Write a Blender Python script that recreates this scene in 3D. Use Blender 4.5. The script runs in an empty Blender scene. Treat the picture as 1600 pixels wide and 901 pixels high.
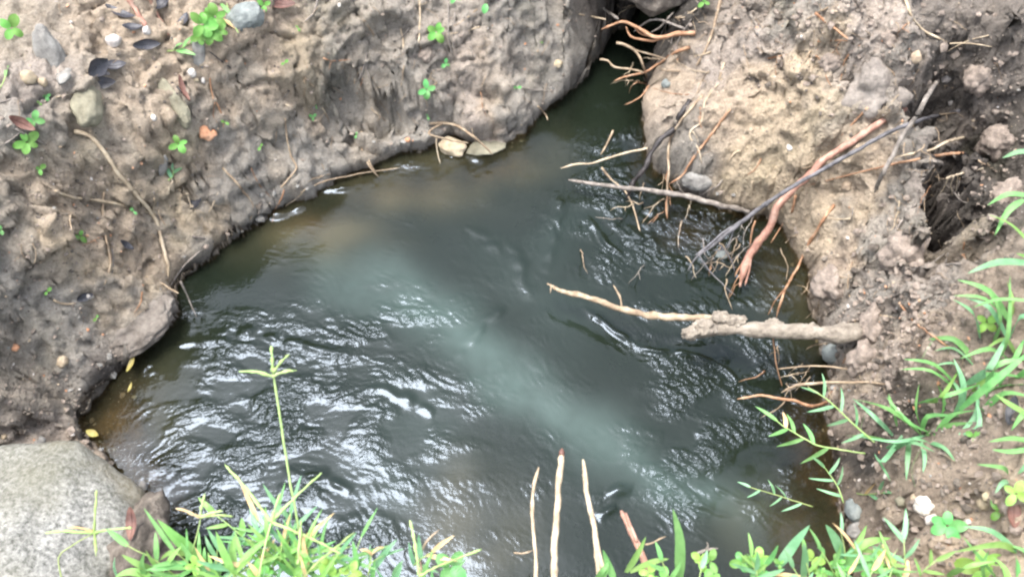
import bpy, math, random
import numpy as np
from mathutils import Vector, Matrix
from mathutils.bvhtree import BVHTree

random.seed(7); rng = np.random.default_rng(7)
S = bpy.context.scene
COL = S.collection

# ------------------------------------------------------------------ camera, sky, sun, exposure
TILT = math.radians(30); F = 1386.0; CH = 1.5
cam_d = bpy.data.cameras.new('camera'); cam = bpy.data.objects.new('camera', cam_d); COL.objects.link(cam)
cam.location = (0, 0, CH); cam.rotation_euler = (TILT, 0, 0)
cam_d.sensor_width = 36; cam_d.lens = 36 * F / 1600; cam_d.clip_start = .02; cam_d.clip_end = 300
cam_d.dof.use_dof = True; cam_d.dof.focus_distance = 1.5; cam_d.dof.aperture_fstop = 4.5
S.camera = cam
def ray(px, py):
    x = (px - 800) / F; y = -(py - 450.5) / F; c, s = math.cos(TILT), math.sin(TILT)
    return np.array([x, y * c + s, y * s - c])
def P(px, py, z=0.0):
    r = ray(px, py); t = (z - CH) / r[2]
    return np.array([r[0] * t, r[1] * t, z])
# sky light on the pool comes from an opening ahead and above
r0 = ray(420, 1080); sd = Vector((r0[0], r0[1], -r0[2])).normalized()
sun_el = math.asin(sd.z); sun_az = math.atan2(sd.x, sd.y)
sl = bpy.data.lights.new('sun', 'SUN'); sl.energy = 1.15; sl.angle = math.radians(22); sl.color = (1.0, .985, .97)
so = bpy.data.objects.new('sun', sl); COL.objects.link(so); so.rotation_euler = sd.to_track_quat('Z', 'Y').to_euler()
W = bpy.data.worlds.new('World'); S.world = W; W.use_nodes = True
nt = W.node_tree; bg = nt.nodes['Background']; sk = nt.nodes.new('ShaderNodeTexSky')
sk.sky_type = 'NISHITA'; sk.sun_disc = False; sk.sun_elevation = sun_el; sk.sun_rotation = sun_az
sk.dust_density = 4; sk.air_density = 1.0; sk.ozone_density = 1
hs = nt.nodes.new('ShaderNodeHueSaturation'); hs.inputs['Saturation'].default_value = .5
nt.links.new(sk.outputs[0], hs.inputs['Color']); nt.links.new(hs.outputs[0], bg.inputs[0]); bg.inputs[1].default_value = .15
S.view_settings.view_transform = 'Standard'; S.view_settings.look = 'None'
S.view_settings.exposure = 1.98; S.view_settings.gamma = 1
try: S.cycles.filter_width = 2.2
except Exception: pass

# ------------------------------------------------------------------ numpy noise
_g = rng.normal(size=(512, 3)); _g /= np.linalg.norm(_g, axis=1)[:, None]
def _h(i, j, k, seed):
    return ((i * 73856093) ^ (j * 19349663) ^ (k * 83492791) ^ (seed * 2654435761)) & 0x7fffffff
def _mix(h): h = (h ^ (h >> 13)) * 1274126177 & 0x7fffffff; return h ^ (h >> 16)
def perlin(p, sc=1.0, seed=0):
    p = p / sc; b = np.floor(p).astype(np.int64); f = p - b; u = f * f * f * (f * (f * 6 - 15) + 10); out = np.zeros(len(p))
    for dx in (0, 1):
        for dy in (0, 1):
            for dz in (0, 1):
                g = _g[_mix(_h(b[:, 0] + dx, b[:, 1] + dy, b[:, 2] + dz, seed)) % 512]
                w = (u[:, 0] if dx else 1 - u[:, 0]) * (u[:, 1] if dy else 1 - u[:, 1]) * (u[:, 2] if dz else 1 - u[:, 2])
                out += w * (g[:, 0] * (f[:, 0] - dx) + g[:, 1] * (f[:, 1] - dy) + g[:, 2] * (f[:, 2] - dz))
    return out * 1.6
def worley(p, sc=1.0, seed=0):
    p = p / sc; b = np.floor(p).astype(np.int64); f = p - b; best = np.full(len(p), 9.0)
    for dx in (-1, 0, 1):
        for dy in (-1, 0, 1):
            for dz in (-1, 0, 1):
                h = _mix(_h(b[:, 0] + dx, b[:, 1] + dy, b[:, 2] + dz, seed))
                q = np.stack([(h & 1023) / 1024., ((h >> 10) & 1023) / 1024., ((h >> 20) & 1023) / 1024.], 1)
                d = ((q + (dx, dy, dz) - f) ** 2).sum(1); np.minimum(best, d, out=best)
    return np.sqrt(best)
def cells(p, sc=1.0, seed=0):
    p = p / sc; b = np.floor(p).astype(np.int64); f = p - b; best = np.full(len(p), 9.0); val = np.zeros(len(p)); sec = np.full(len(p), 9.0)
    for dx in (-1, 0, 1):
        for dy in (-1, 0, 1):
            for dz in (-1, 0, 1):
                h = _mix(_h(b[:, 0] + dx, b[:, 1] + dy, b[:, 2] + dz, seed)); q = np.stack([(h & 1023) / 1024., ((h >> 10) & 1023) / 1024., ((h >> 20) & 1023) / 1024.], 1)
                e = q + (dx, dy, dz) - f; d = (e ** 2).sum(1); m = d < best; sec = np.where(m, best, np.minimum(sec, d)); g = _g[h % 512]
                # every cell is a tilted facet
                val = np.where(m, ((h >> 5) & 255) / 255. - .5 - .9 * (g * e).sum(1), val); best = np.where(m, d, best)
    return val, np.sqrt(sec) - np.sqrt(best)
def polydist(x, y, pts):
    """unsigned distance to an open polyline, plus signed side of the nearest segment and arc position"""
    best = np.full(x.shape, 1e9); side = np.zeros(x.shape); arc = np.zeros(x.shape); n = len(pts) - 1
    for i in range(n):
        ax, ay = pts[i][:2]; bx, by = pts[i + 1][:2]; dx, dy = bx - ax, by - ay; L2 = dx * dx + dy * dy + 1e-12
        t = np.clip(((x - ax) * dx + (y - ay) * dy) / L2, 0, 1)
        d = np.hypot(x - ax - t * dx, y - ay - t * dy); m = d < best
        best = np.where(m, d, best); side = np.where(m, np.sign(dx * (y - ay) - dy * (x - ax)), side); arc = np.where(m, (i + t) / n, arc)
    return best, side, arc
def inside(x, y, poly):
    c = np.zeros(x.shape, bool); n = len(poly)
    for i in range(n):
        ax, ay = poly[i][:2]; bx, by = poly[(i + 1) % n][:2]
        if ay == by: continue
        m = ((ay > y) != (by > y)) & (x < (bx - ax) * (y - ay) / (by - ay) + ax); c ^= m
    return c
sm = lambda a, b, v: (lambda t: t * t * (3 - 2 * t))(np.clip((v - a) / (b - a), 0, 1))

# ------------------------------------------------------------------ shoreline and heights of the place
shore_px = [(1020,0),(985,18),(942,62),(915,105),(893,142),(858,168),(822,205),(785,236),(745,226),(715,212),(690,222),(655,236),(610,245),(575,262),
    (545,275),(490,300),(455,320),(420,335),(390,355),(345,385),(312,410),(283,440),(268,458),(272,482),(262,508),(236,532),(208,548),(196,572),(168,590),
    (150,610),(128,650),(132,690),(160,725),(195,768),(222,795),(250,815),(262,870),(262,940),(300,985),(500,985),(700,1005),(900,1005),(1000,985),(1200,975),
    (1330,965),(1345,900),(1330,850),(1318,810),(1305,770),(1308,730),(1300,690),(1290,650),(1298,600),(1290,560),(1280,520),(1268,480),(1262,430),
    (1235,390),(1215,352),(1165,338),(1110,322),(1060,303),(1020,270),(1008,225),(1010,180),(1022,150),(1015,122),(1042,95),(1078,72),(1090,45),(1075,15),(1060,2)]
SH = [P(a, b, 0)[:2] for a, b in shore_px]
ctrl = [(0,0,.42),(200,60,.36),(400,40,.33),(600,0,.28),(800,0,.25),(930,0,.22),(400,150,.23),(600,120,.15),(800,120,.11),(500,200,.12),(650,190,.09),
    (740,190,.07),(860,120,.07),(300,200,.30),(100,200,.36),(0,300,.36),(150,300,.30),(300,300,.17),(0,450,.29),(100,450,.25),(200,400,.18),(250,350,.15),
    (210,480,.15),(100,560,.19),(0,600,.2),(60,650,.11),(100,690,.05),(0,760,.06),(100,850,.06),(0,900,.16),(380,300,.10),(300,380,.09),(480,270,.07),
    (240,500,.09),(170,540,.09),(420,230,.13),(560,235,.07),(620,60,.21),(900,60,.14),(-200,300,.45),(-200,800,.3),(200,-200,.45),(700,-200,.4),(1000,-150,.38),
    (1100,60,.2),(1100,150,.19),(1035,130,.11),(1200,100,.26),(1200,200,.19),(1250,270,.14),(1080,230,.12),(1150,290,.07),(1300,50,.36),(1450,50,.42),
    (1600,0,.47),(1350,110,.32),(1300,200,.24),(1350,250,.21),(1440,215,.13),(1480,290,.09),(1475,400,.13),(1540,190,.42),(1600,400,.42),(1555,330,.38),
    (1380,330,.22),(1320,350,.14),(1300,450,.12),(1400,450,.24),(1520,450,.37),(1350,540,.2),(1450,550,.33),(1330,640,.09),(1400,640,.3),(1345,715,.06),
    (1385,700,.29),(1500,750,.36),(1600,900,.4),(1600,650,.41),(1385,850,.33),(1450,880,.38),(1350,800,.10),(1250,345,.05),(1180,320,.05),(1150,-100,.35),(1010,-30,.30),(1045,-32,.30),(1000,-5,.24),(1080,0,.24),(1030,-60,.36),(1800,300,.5),
    (1800,800,.45),(1800,-200,.5),(1030,200,.10),(1300,-200,.45)]
near = [(-.95,.16,.34),(-.6,.17,.36),(-.3,.2,.36),(0,.17,.36),(.3,.21,.36),(.6,.22,.36),(-.5,-.3,.4),(.5,-.3,.4),(0,-.5,.4),(1,-.3,.42),(-1.1,-.3,.42),(-.85,.3,.1)]
CP = np.array([list(P(a, b, z)) for a, b, z in ctrl] + near); SHL = np.array([[x, y, .035] for x, y in SH[::2] if y < 1.5])
AP = np.vstack([CP, SHL])
def kern(r): return r
K = kern(np.hypot(AP[:, None, 0] - AP[None, :, 0], AP[:, None, 1] - AP[None, :, 1])); n = len(AP)
A = np.zeros((n + 1, n + 1)); A[:n, :n] = K - np.eye(n) * .006; A[:n, n] = 1; A[n, :n] = 1
Wt = np.linalg.solve(A, np.append(AP[:, 2], 0))
def rbf(x, y):
    out = np.full(x.shape, Wt[-1])
    for i in range(n): out += Wt[i] * np.hypot(x - AP[i, 0], y - AP[i, 1])
    return out
def W2(pts, z): return [P(a, b, z)[:2] for a, b in pts]
# cracks and ledges: (pixels, height they lie at, half width, depth, ledge amount)
cracks = [
 ([(490,75),(560,70),(640,62),(700,60)],.27,.012,.030,.035),
 ([(480,95),(540,105),(590,92),(640,88)],.24,.008,.025,.02),
 ([(455,180),(520,182),(600,185),(650,200),(690,205)],.13,.008,.022,.016),
 ([(420,150),(470,140),(540,138)],.2,.007,.012,.014),
 ([(700,100),(760,108),(800,118),(850,120)],.17,.010,.012,.018),
 ([(560,140),(640,150),(720,145),(800,160)],.14,.008,.012,.015),
 ([(700,170),(760,180),(830,165)],.08,.006,.010,.012),
 ([(210,372),(250,352),(300,335),(315,320)],.17,.008,.018,.025),
 ([(185,345),(200,380),(215,395)],.19,.008,.020,.01),
 ([(255,350),(258,300),(240,240),(255,200)],.24,.010,.014,.01),
 ([(85,460),(120,475),(150,465)],.24,.008,.018,.015),
 ([(195,390),(215,440),(225,480),(200,540),(170,560)],.14,.012,.020,.022),
 ([(0,610),(60,600),(110,560),(150,520)],.17,.012,.014,.02),
 ([(0,655),(50,660),(75,630),(80,600)],.12,.009,.018,.015),
 ([(130,20),(170,110),(165,170),(190,220)],.35,.014,.012,.0),
 ([(265,100),(285,150),(290,200),(250,180)],.3,.008,.014,.012),
 ([(350,230),(380,180),(390,130),(440,100)],.24,.010,.010,.014),
 ([(400,300),(390,260),(420,220),(450,205)],.15,.008,.012,.012),
 ([(90,330),(110,380),(60,420)],.28,.014,.012,.01),
 ([(1250,40),(1270,60),(1290,75),(1330,95),(1380,110),(1410,130)],.33,.010,.024,.03),
 ([(1400,110),(1430,150),(1455,150),(1480,180),(1500,210)],.30,.012,.035,.02),
 ([(1500,130),(1520,180),(1560,200),(1560,260)],.42,.010,.018,.014),
 ([(1380,370),(1385,400),(1400,410),(1440,425),(1455,400)],.22,.008,.024,.02),
 ([(1335,415),(1350,412),(1400,418)],.17,.006,.012,.012),
 ([(1320,440),(1330,480),(1350,500),(1400,490),(1450,520)],.2,.008,.014,.014),
 ([(1340,510),(1365,540),(1430,505)],.22,.006,.014,.0),
 ([(1180,0),(1210,30),(1215,60),(1240,70)],.28,.014,.024,.015),
 ([(1120,30),(1150,60),(1130,110),(1160,150)],.22,.010,.014,.01),
 ([(1340,670),(1345,700),(1355,720),(1335,760)],.12,.012,.030,.01),
 ([(1300,215),(1330,170),(1310,110),(1330,80)],.27,.012,.012,.014),
 ([(1050,180),(1045,230),(1080,270),(1160,300)],.10,.010,.010,.012),
 ([(1400,0),(1420,40),(1500,60),(1600,50)],.44,.010,.012,.010),
 ([(1600,250),(1530,300),(1500,380),(1500,450)],.38,.014,.014,.012),
]
hollows = [ # px,py,z, rx(m), ry(m), depth
 (520,88,.25,.05,.02,.035),(1462,168,.3,.034,.03,.26),(1480,240,.28,.036,.05,.28),(1482,320,.26,.034,.055,.28),(1476,400,.26,.026,.045,.24),(1230,25,.3,.02,.015,.04),(1345,700,.15,.018,.04,.05),
 (225,240,.24,.03,.03,.025),(255,215,.3,.02,.06,.02),(60,420,.27,.06,.04,-.03),(110,390,.25,.06,.04,-.03),(1210,200,.2,.12,.08,-.02),(1420,380,.25,.03,.04,-.05),
 (1375,440,.2,.03,.03,-.03),(1365,520,.2,.04,.03,-.02),(1330,-10,.4,.09,.05,-.03),(660,200,.07,.05,.02,-.015),(600,215,.07,.04,.02,-.012),(240,510,.06,.035,.03,.03),
 (700,40,.3,.05,.03,-.02),(350,100,.32,.06,.05,-.02),(195,385,.18,.014,.02,.03),(1560,120,.44,.06,.05,-.03),(650,30,.3,.04,.02,-.02),(50,300,.33,.05,.04,-.02)]
lobes = []
deep = P(700, 560)[:2]
shelves = [(172,675,.10,.19,.009),(620,285,.22,.09,.05),(470,340,.10,.06,.04),(760,250,.12,.07,.035),(1080,360,.14,.09,.035),(1220,420,.08,.10,.05),(1270,700,.08,.20,.02),(1265,840,.14,.10,.045),(880,150,.06,.10,.06),(225,770,.10,.07,.02),(1000,250,.05,.09,.05)]
def height(x, y):
    sh = SH + [SH[0]]
    p2 = np.stack([x, y, np.zeros(x.size)], 1); wx = x + .016 * perlin(p2, .07, 201) + .008 * perlin(p2, .022, 202); wy = y + .016 * perlin(p2, .07, 203) + .008 * perlin(p2, .022, 204)
    d, _, _ = polydist(wx, wy, sh); ins = inside(wx, wy, sh); sdist = np.where(ins, -d, d)
    land = rbf(x, y)
    for pts, z, w, dep, led in cracks:
        q = W2(pts, z); x0 = min(a[0] for a in q) - .15; x1 = max(a[0] for a in q) + .15; y0 = min(a[1] for a in q) - .15; y1 = max(a[1] for a in q) + .15
        m = (x > x0) & (x < x1) & (y > y0) & (y < y1)
        dd, side, arc = polydist(wx[m], wy[m], q); end = sm(0, .15, arc) * sm(0, .15, 1 - arc)
        land[m] += end * (-dep * 1.6 * np.exp(-(dd / w) ** 2) + led * 1.5 * side * np.sign(1) * np.minimum(dd / w, 1) * np.exp(-(dd / (w * 5)) ** 2) * .5)
    for px, py, z, rx, ry, dep in hollows:
        c = P(px, py, z); e_ = ((wx - c[0]) / rx) ** 2 + ((wy - c[1]) / ry) ** 2; land -= dep * np.exp(-(e_ ** 2.5 if dep > .045 else e_))
    lim = .018 + np.where(y > 1.52, 9., np.where(x < .1, 2.3, 5.)) * np.maximum(sdist, 0); near_b = sm(.36, .30, y); k_ = .012; mn = -k_ * np.log(np.exp(-np.clip(land, -.5, 1) / k_) + np.exp(-np.clip(lim, 0, 1) / k_)); land = np.where(sdist > 0, mn * (1 - near_b) + land * near_b, land)
    land = np.maximum(land, .014)
    bed = -.32 * (1 - np.exp(-d / .10)) - .03
    for px, py, rx, ry, dep in shelves:
        c = P(px, py, 0); w = np.exp(-(((wx - c[0]) / rx) ** 2 + ((wy - c[1]) / ry) ** 2) ** 1.5); bed = bed * (1 - w) - dep * w
    # steep lip between the two
    t = sm(-.014, .014, sdist)
    return bed * (1 - t) + land * t, sdist, land

# ------------------------------------------------------------------ object helpers
def tag(o, label=None, cat=None, group=None, kind=None):
    if label: o['label'] = label
    if cat: o['category'] = cat
    if group: o['group'] = group
    if kind: o['kind'] = kind
    return o
def mesh(name, verts, faces, mat=None, parent=None, smooth=True):
    me = bpy.data.meshes.new(name); me.from_pydata([tuple(map(float, v)) for v in verts], [], faces)
    if mat: me.materials.append(mat)
    if smooth: me.polygons.foreach_set('use_smooth', [True] * len(me.polygons))
    me.update(); o = bpy.data.objects.new(name, me); COL.objects.link(o)
    if parent: o.parent = parent
    return o
def empty(name, loc):
    o = bpy.data.objects.new(name, None); COL.objects.link(o); o.location = tuple(map(float, loc)); o.empty_display_size = .02
    return o
def gridmesh(name, X, Y, Z, keep=None):
    h, w = X.shape; V = np.stack([X.ravel(), Y.ravel(), Z.ravel()], 1)
    i = (np.arange(h - 1)[:, None] * w + np.arange(w - 1)[None, :]); q = np.stack([i, i + 1, i + w + 1, i + w], -1).reshape(-1, 4)
    if keep is not None:
        q = q[keep.ravel()[q].all(1)]; used = np.unique(q); rm = np.full(len(V), -1); rm[used] = np.arange(len(used)); q = rm[q]; V = V[used]
    else: used = np.arange(len(V))
    me = bpy.data.meshes.new(name); me.vertices.add(len(V)); me.vertices.foreach_set('co', V.astype(np.float32).ravel())
    me.loops.add(q.size); me.loops.foreach_set('vertex_index', q.astype(np.int32).ravel())
    me.polygons.add(len(q)); me.polygons.foreach_set('loop_start', np.arange(0, q.size, 4, dtype=np.int32)); me.polygons.foreach_set('use_smooth', np.ones(len(q), bool))
    me.update(calc_edges=True); o = bpy.data.objects.new(name, me); COL.objects.link(o)
    return o, V, q, used
def fattr(me, name, a):
    t = me.attributes.new(name, 'FLOAT', 'POINT'); t.data.foreach_set('value', np.asarray(a, np.float32))
def cattr(me, name, a):
    t = me.attributes.new(name, 'FLOAT_COLOR', 'POINT'); t.data.foreach_set('color', np.hstack([a, np.ones((len(a), 1))]).astype(np.float32).ravel())

# ------------------------------------------------------------------ materials
class N:
    def __init__(s, name):
        s.m = bpy.data.materials.new(name); s.m.use_nodes = True; s.t = s.m.node_tree; s.b = s.t.nodes['Principled BSDF']; s.out = s.t.nodes['Material Output']
    def n(s, k, **kw):
        x = s.t.nodes.new('ShaderNode' + k)
        for a, v in kw.items():
            if a in x.inputs: s.i(x, a, v)
            else: setattr(x, a, v)
        return x
    def i(s, node, k, v):
        if hasattr(v, 'is_linked') or hasattr(v, 'links'): s.t.links.new(v, node.inputs[k])
        else: node.inputs[k].default_value = v
    def noise(s, scale, detail=6, rough=.6, vec=None):
        x = s.n('TexNoise'); x.inputs['Scale'].default_value = scale; x.inputs['Detail'].default_value = detail; x.inputs['Roughness'].default_value = rough
        if vec: s.t.links.new(vec, x.inputs['Vector'])
        return x.outputs['Fac']
    def mul(s, a, b, op='MULTIPLY'):
        x = s.n('Math'); x.operation = op; s.i(x, 0, a); s.i(x, 1, b); return x.outputs[0]
    def ramp(s, f, stops):
        x = s.n('ValToRGB'); e = x.color_ramp.elements
        while len(e) < len(stops): e.new(.5)
        for k, (p, c) in enumerate(stops): e[k].position = p; e[k].color = (*c, 1) if len(c) == 3 else c
        s.t.links.new(f, x.inputs[0]); return x.outputs[0]
    def mixc(s, f, a, b, mode='MIX'):
        x = s.n('Mix'); x.data_type = 'RGBA'; x.blend_type = mode; s.i(x, 0, f)
        for k, v in ((6, a), (7, b)):
            if isinstance(v, tuple): x.inputs[k].default_value = (*v, 1)
            else: s.t.links.new(v, x.inputs[k])
        return x.outputs[2]
    def bump(s, h, dist, strength=1, nrm=None):
        x = s.n('Bump'); s.i(x, 'Height', h); x.inputs['Distance'].default_value = dist; x.inputs['Strength'].default_value = strength
        if nrm: s.t.links.new(nrm, x.inputs['Normal'])
        return x.outputs[0]
    def coord(s): return s.n('TexCoord').outputs['Object']
    def attr(s, nm, k='Fac'): x = s.n('Attribute'); x.attribute_name = nm; return x.outputs[k]

def simple(name, cols, scale=60, rough=.75, bump=.0015, bscale=180, spec=.3, sss=0, var=.0):
    """mottled material: noise between colours, fine relief; a little per-object tone"""
    N_ = N(name); c = N_.coord(); f = N_.noise(scale, 5, .65, c); col = N_.ramp(f, [(.3 + .4 * k / max(1, len(cols) - 1), q) for k, q in enumerate(cols)])
    if var:
        oi = N_.n('ObjectInfo').outputs['Random']; v = N_.mul(N_.mul(oi, 2 * var), 1 - var, 'ADD')
        h = N_.n('HueSaturation'); N_.i(h, 'Color', col); N_.i(h, 'Value', v)
        N_.i(h, 'Hue', N_.mul(N_.mul(oi, .03), .485, 'ADD')); col = h.outputs[0]
    N_.t.links.new(col, N_.b.inputs['Base Color']); N_.b.inputs['Roughness'].default_value = rough; N_.b.inputs['Specular IOR Level'].default_value = spec
    if bump: N_.t.links.new(N_.bump(N_.noise(bscale, 6, .7, c), bump), N_.b.inputs['Normal'])
    return N_
def leafmat(name, cols, trans=.35, rough=.45, scale=30, var=.25):
    N_ = simple(name, cols, scale, rough, .0006, 250, .35, var=var)
    base = N_.b.inputs['Base Color'].links[0].from_socket
    tr = N_.n('BsdfTranslucent'); N_.t.links.new(base, tr.inputs[0]); mx = N_.n('MixShader'); mx.inputs[0].default_value = trans
    N_.t.links.new(N_.b.outputs[0], mx.inputs[1]); N_.t.links.new(tr.outputs[0], mx.inputs[2]); N_.t.links.new(mx.outputs[0], N_.out.inputs[0])
    return N_.m

def soil_material():
    s = N('soil'); c = s.coord(); b = s.b; col = s.attr('soil', 'Color'); wet = s.attr('wet'); crumb = s.attr('crumb')
    n1 = s.noise(9, 8, .65, c); n2 = s.noise(55, 6, .7, c); n3 = s.noise(210, 5, .8, c)
    v = s.mixc(.85, col, s.ramp(n1, [(.28, (.68, .68, .68)), (.5, (1, 1, 1)), (.74, (1.25, 1.22, 1.17))]), 'MULTIPLY')
    v = s.mixc(.7, v, s.ramp(n2, [(.3, (.6, .58, .56)), (.5, (1, 1, 1)), (.72, (1.3, 1.28, 1.24))]), 'MULTIPLY')
    v = s.mixc(.7, v, s.ramp(n3, [(.32, (.6, .58, .56)), (.52, (1, 1, 1)), (.7, (1.35, 1.33, 1.3))]), 'MULTIPLY')
    # pale grit and dark humus crumbs
    vo = s.n('TexVoronoi'); vo.inputs['Scale'].default_value = 95; s.t.links.new(c, vo.inputs['Vector'])
    g = s.ramp(vo.outputs['Distance'], [(.10, (1, 1, 1)), (.22, (0, 0, 0))])
    sel = s.ramp(vo.outputs['Color'], [(.78, (0, 0, 0)), (.82, (1, 1, 1))])
    v = s.mixc(s.mul(s.mul(g, sel), .55), v, (.48, .42, .35))
    vo2 = s.n('TexVoronoi'); vo2.inputs['Scale'].default_value = 60; s.t.links.new(c, vo2.inputs['Vector'])
    g2 = s.mul(s.ramp(vo2.outputs['Distance'], [(.12, (1, 1, 1)), (.3, (0, 0, 0))]), s.ramp(vo2.outputs['Color'], [(.8, (0, 0, 0)), (.86, (1, 1, 1))]))
    v = s.mixc(s.mul(g2, .6), v, (.05, .04, .035))
    n5 = s.noise(4.5, 5, .6, c)
    v = s.mixc(s.mul(s.ramp(n5, [(.56, (0, 0, 0)), (.68, (1, 1, 1))]), .22), v, (.10, .12, .05))
    dark = s.mixc(s.mul(wet, .55), v, (.0, .0, .0))
    s.t.links.new(dark, b.inputs['Base Color'])
    r = s.mul(s.mul(wet, -.45), .9, 'ADD'); s.t.links.new(r, b.inputs['Roughness']); b.inputs['Specular IOR Level'].default_value = .3
    h = s.mul(s.mul(n2, .8), s.mul(n3, .55), 'ADD'); h2 = s.mul(s.ramp(vo.outputs['Distance'], [(0, (1, 1, 1)), (.5, (0, 0, 0))]), s.mul(crumb, .5))
    h = s.mul(h, h2, 'ADD'); s.t.links.new(s.bump(h, .015, 1), b.inputs['Normal'])
    return s.m

def water_material():
    s = N('stream_water'); c = s.coord(); s.t.nodes.remove(s.b)
    dep = s.attr('depth'); milk = s.attr('milk'); rip = s.attr('ripple'); bed = s.attr('silt')
    n1 = s.noise(7, 5, .6, c); n2 = s.noise(30, 4, .6, c)
    mk = s.mul(milk, s.mul(s.mul(n1, .4), .8, 'ADD'))
    col = s.mixc(mk, (.0072, .0104, .0064), (.050, .074, .065))
    col = s.mixc(s.mul(bed, .8), col, (.074, .065, .035))
    col = s.mixc(s.mul(n2, .35), col, s.mixc(.5, col, (.02, .03, .02)))
    df = s.n('BsdfDiffuse'); s.t.links.new(col, df.inputs[0]); tr = s.n('BsdfTransparent'); tr.inputs[0].default_value = (.80, .76, .60, 1)
    mp = s.n('MixShader'); s.t.links.new(dep, mp.inputs[0]); s.t.links.new(tr.outputs[0], mp.inputs[1]); s.t.links.new(df.outputs[0], mp.inputs[2])
    nz = s.noise(95, 3, .5, c); nz2 = s.noise(190, 2, .5, c)
    hb = s.mul(s.mul(nz, s.mul(nz2, .35), 'ADD'), rip)
    bn = s.bump(hb, .0016, 1)
    gl = s.n('BsdfGlossy'); gl.inputs['Roughness'].default_value = .07; s.t.links.new(bn, gl.inputs['Normal']); gl.inputs[0].default_value = (.70, .80, .95, 1)
    fr = s.n('Fresnel'); fr.inputs[0].default_value = 1.335; s.t.links.new(bn, fr.inputs[1])
    mx = s.n('MixShader'); s.t.links.new(fr.outputs[0], mx.inputs[0]); s.t.links.new(mp.outputs[0], mx.inputs[1]); s.t.links.new(gl.outputs[0], mx.inputs[2])
    s.t.links.new(mx.outputs[0], s.out.inputs[0]); return s.m

M = {}
M['soil'] = soil_material(); M['water'] = water_material()
M['tan'] = simple('tan_root_bark', [(.15,.105,.07),(.30,.225,.15),(.48,.39,.28)], 50, .75, .002, 160).m
M['orange'] = simple('orange_root_bark', [(.17,.085,.045),(.33,.18,.10),(.48,.32,.21)], 60, .65, .002, 160).m
M['pink'] = simple('peeled_pink_root', [(.17,.085,.06),(.35,.19,.14),(.52,.36,.28)], 45, .6, .002, 140).m
M['slate'] = simple('dark_slate_bark', [(.05,.048,.05),(.115,.11,.115),(.21,.2,.2)], 60, .7, .002, 150).m
M['grey'] = simple('grey_dead_twig', [(.09,.078,.068),(.20,.175,.15),(.32,.285,.25)], 70, .8, .002, 170).m
M['pale'] = simple('pale_straw_twig', [(.22,.165,.11),(.40,.32,.22),(.54,.46,.34)], 45, .7, .0015, 170).m
M['black'] = simple('wet_black_bark', [(.008,.007,.007),(.03,.025,.024),(.06,.05,.048)], 60, .35, .003, 130, .5).m
M['mudbark'] = simple('mud_caked_bark', [(.14,.118,.095),(.26,.225,.18),(.38,.335,.28)], 55, .95, .006, 120).m
M['stone'] = simple('grey_river_stone', [(.12,.115,.105),(.22,.21,.19),(.32,.31,.285)], 45, .85, .003, 170).m
M['bluestone'] = simple('blue_grey_stone', [(.11,.12,.115),(.18,.20,.19),(.27,.29,.27)], 50, .8, .003, 120).m
M['mudstone'] = simple('muddy_green_stone', [(.12,.11,.075),(.21,.195,.14),(.30,.28,.2)], 30, .8, .003, 150).m
M['white'] = simple('white_quartz', [(.30,.26,.22),(.50,.46,.41),(.66,.62,.57)], 60, .7, .002, 120, var=.1).m
M['yellow'] = simple('ochre_stone', [(.26,.20,.13),(.38,.31,.21),(.46,.39,.29)], 50, .85, .002, 130, var=.1).m
M['red'] = simple('orange_clay_stone', [(.35,.16,.08),(.5,.26,.15),(.55,.34,.22)], 40, .8, .002, 130).m
M['leaf_black'] = simple('rotten_black_leaf', [(.010,.010,.013),(.028,.028,.034),(.055,.055,.065)], 40, .35, .002, 90, .5).m
M['leaf_brown'] = simple('brown_dead_leaf', [(.06,.025,.02),(.13,.06,.045),(.2,.11,.08)], 40, .45, .002, 90, .4).m
M['leaf_yellow'] = leafmat('yellow_dead_leaf', [(.28,.24,.06),(.40,.35,.11),(.34,.27,.1)], .2)
M['grass'] = leafmat('green_grass', [(.11,.27,.08),(.17,.38,.12),(.25,.48,.17)])
M['grass_blue'] = leafmat('bluish_green_grass', [(.12,.28,.13),(.19,.40,.20),(.28,.48,.28)])
M['grass_yel'] = leafmat('yellow_green_grass', [(.16,.34,.08),(.24,.44,.12),(.31,.51,.17)])
M['stem'] = leafmat('pale_green_stem', [(.22,.34,.10),(.34,.46,.16),(.42,.50,.22)], .15)
M['stem_dry'] = simple('dry_grass_stem', [(.36,.22,.10),(.5,.36,.18),(.55,.45,.26)], 60, .7, .001).m
M['herb'] = leafmat('bright_herb_leaf', [(.10,.27,.05),(.155,.36,.075),(.22,.44,.11)], .35, .4)
M['herb_dark'] = leafmat('deep_green_herb_leaf', [(.08,.27,.07),(.13,.37,.11),(.19,.45,.16)], .3, .35)
M['herb_yel'] = leafmat('yellow_herb_leaf', [(.18,.36,.06),(.27,.46,.09),(.35,.52,.13)], .35, .4)

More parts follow.
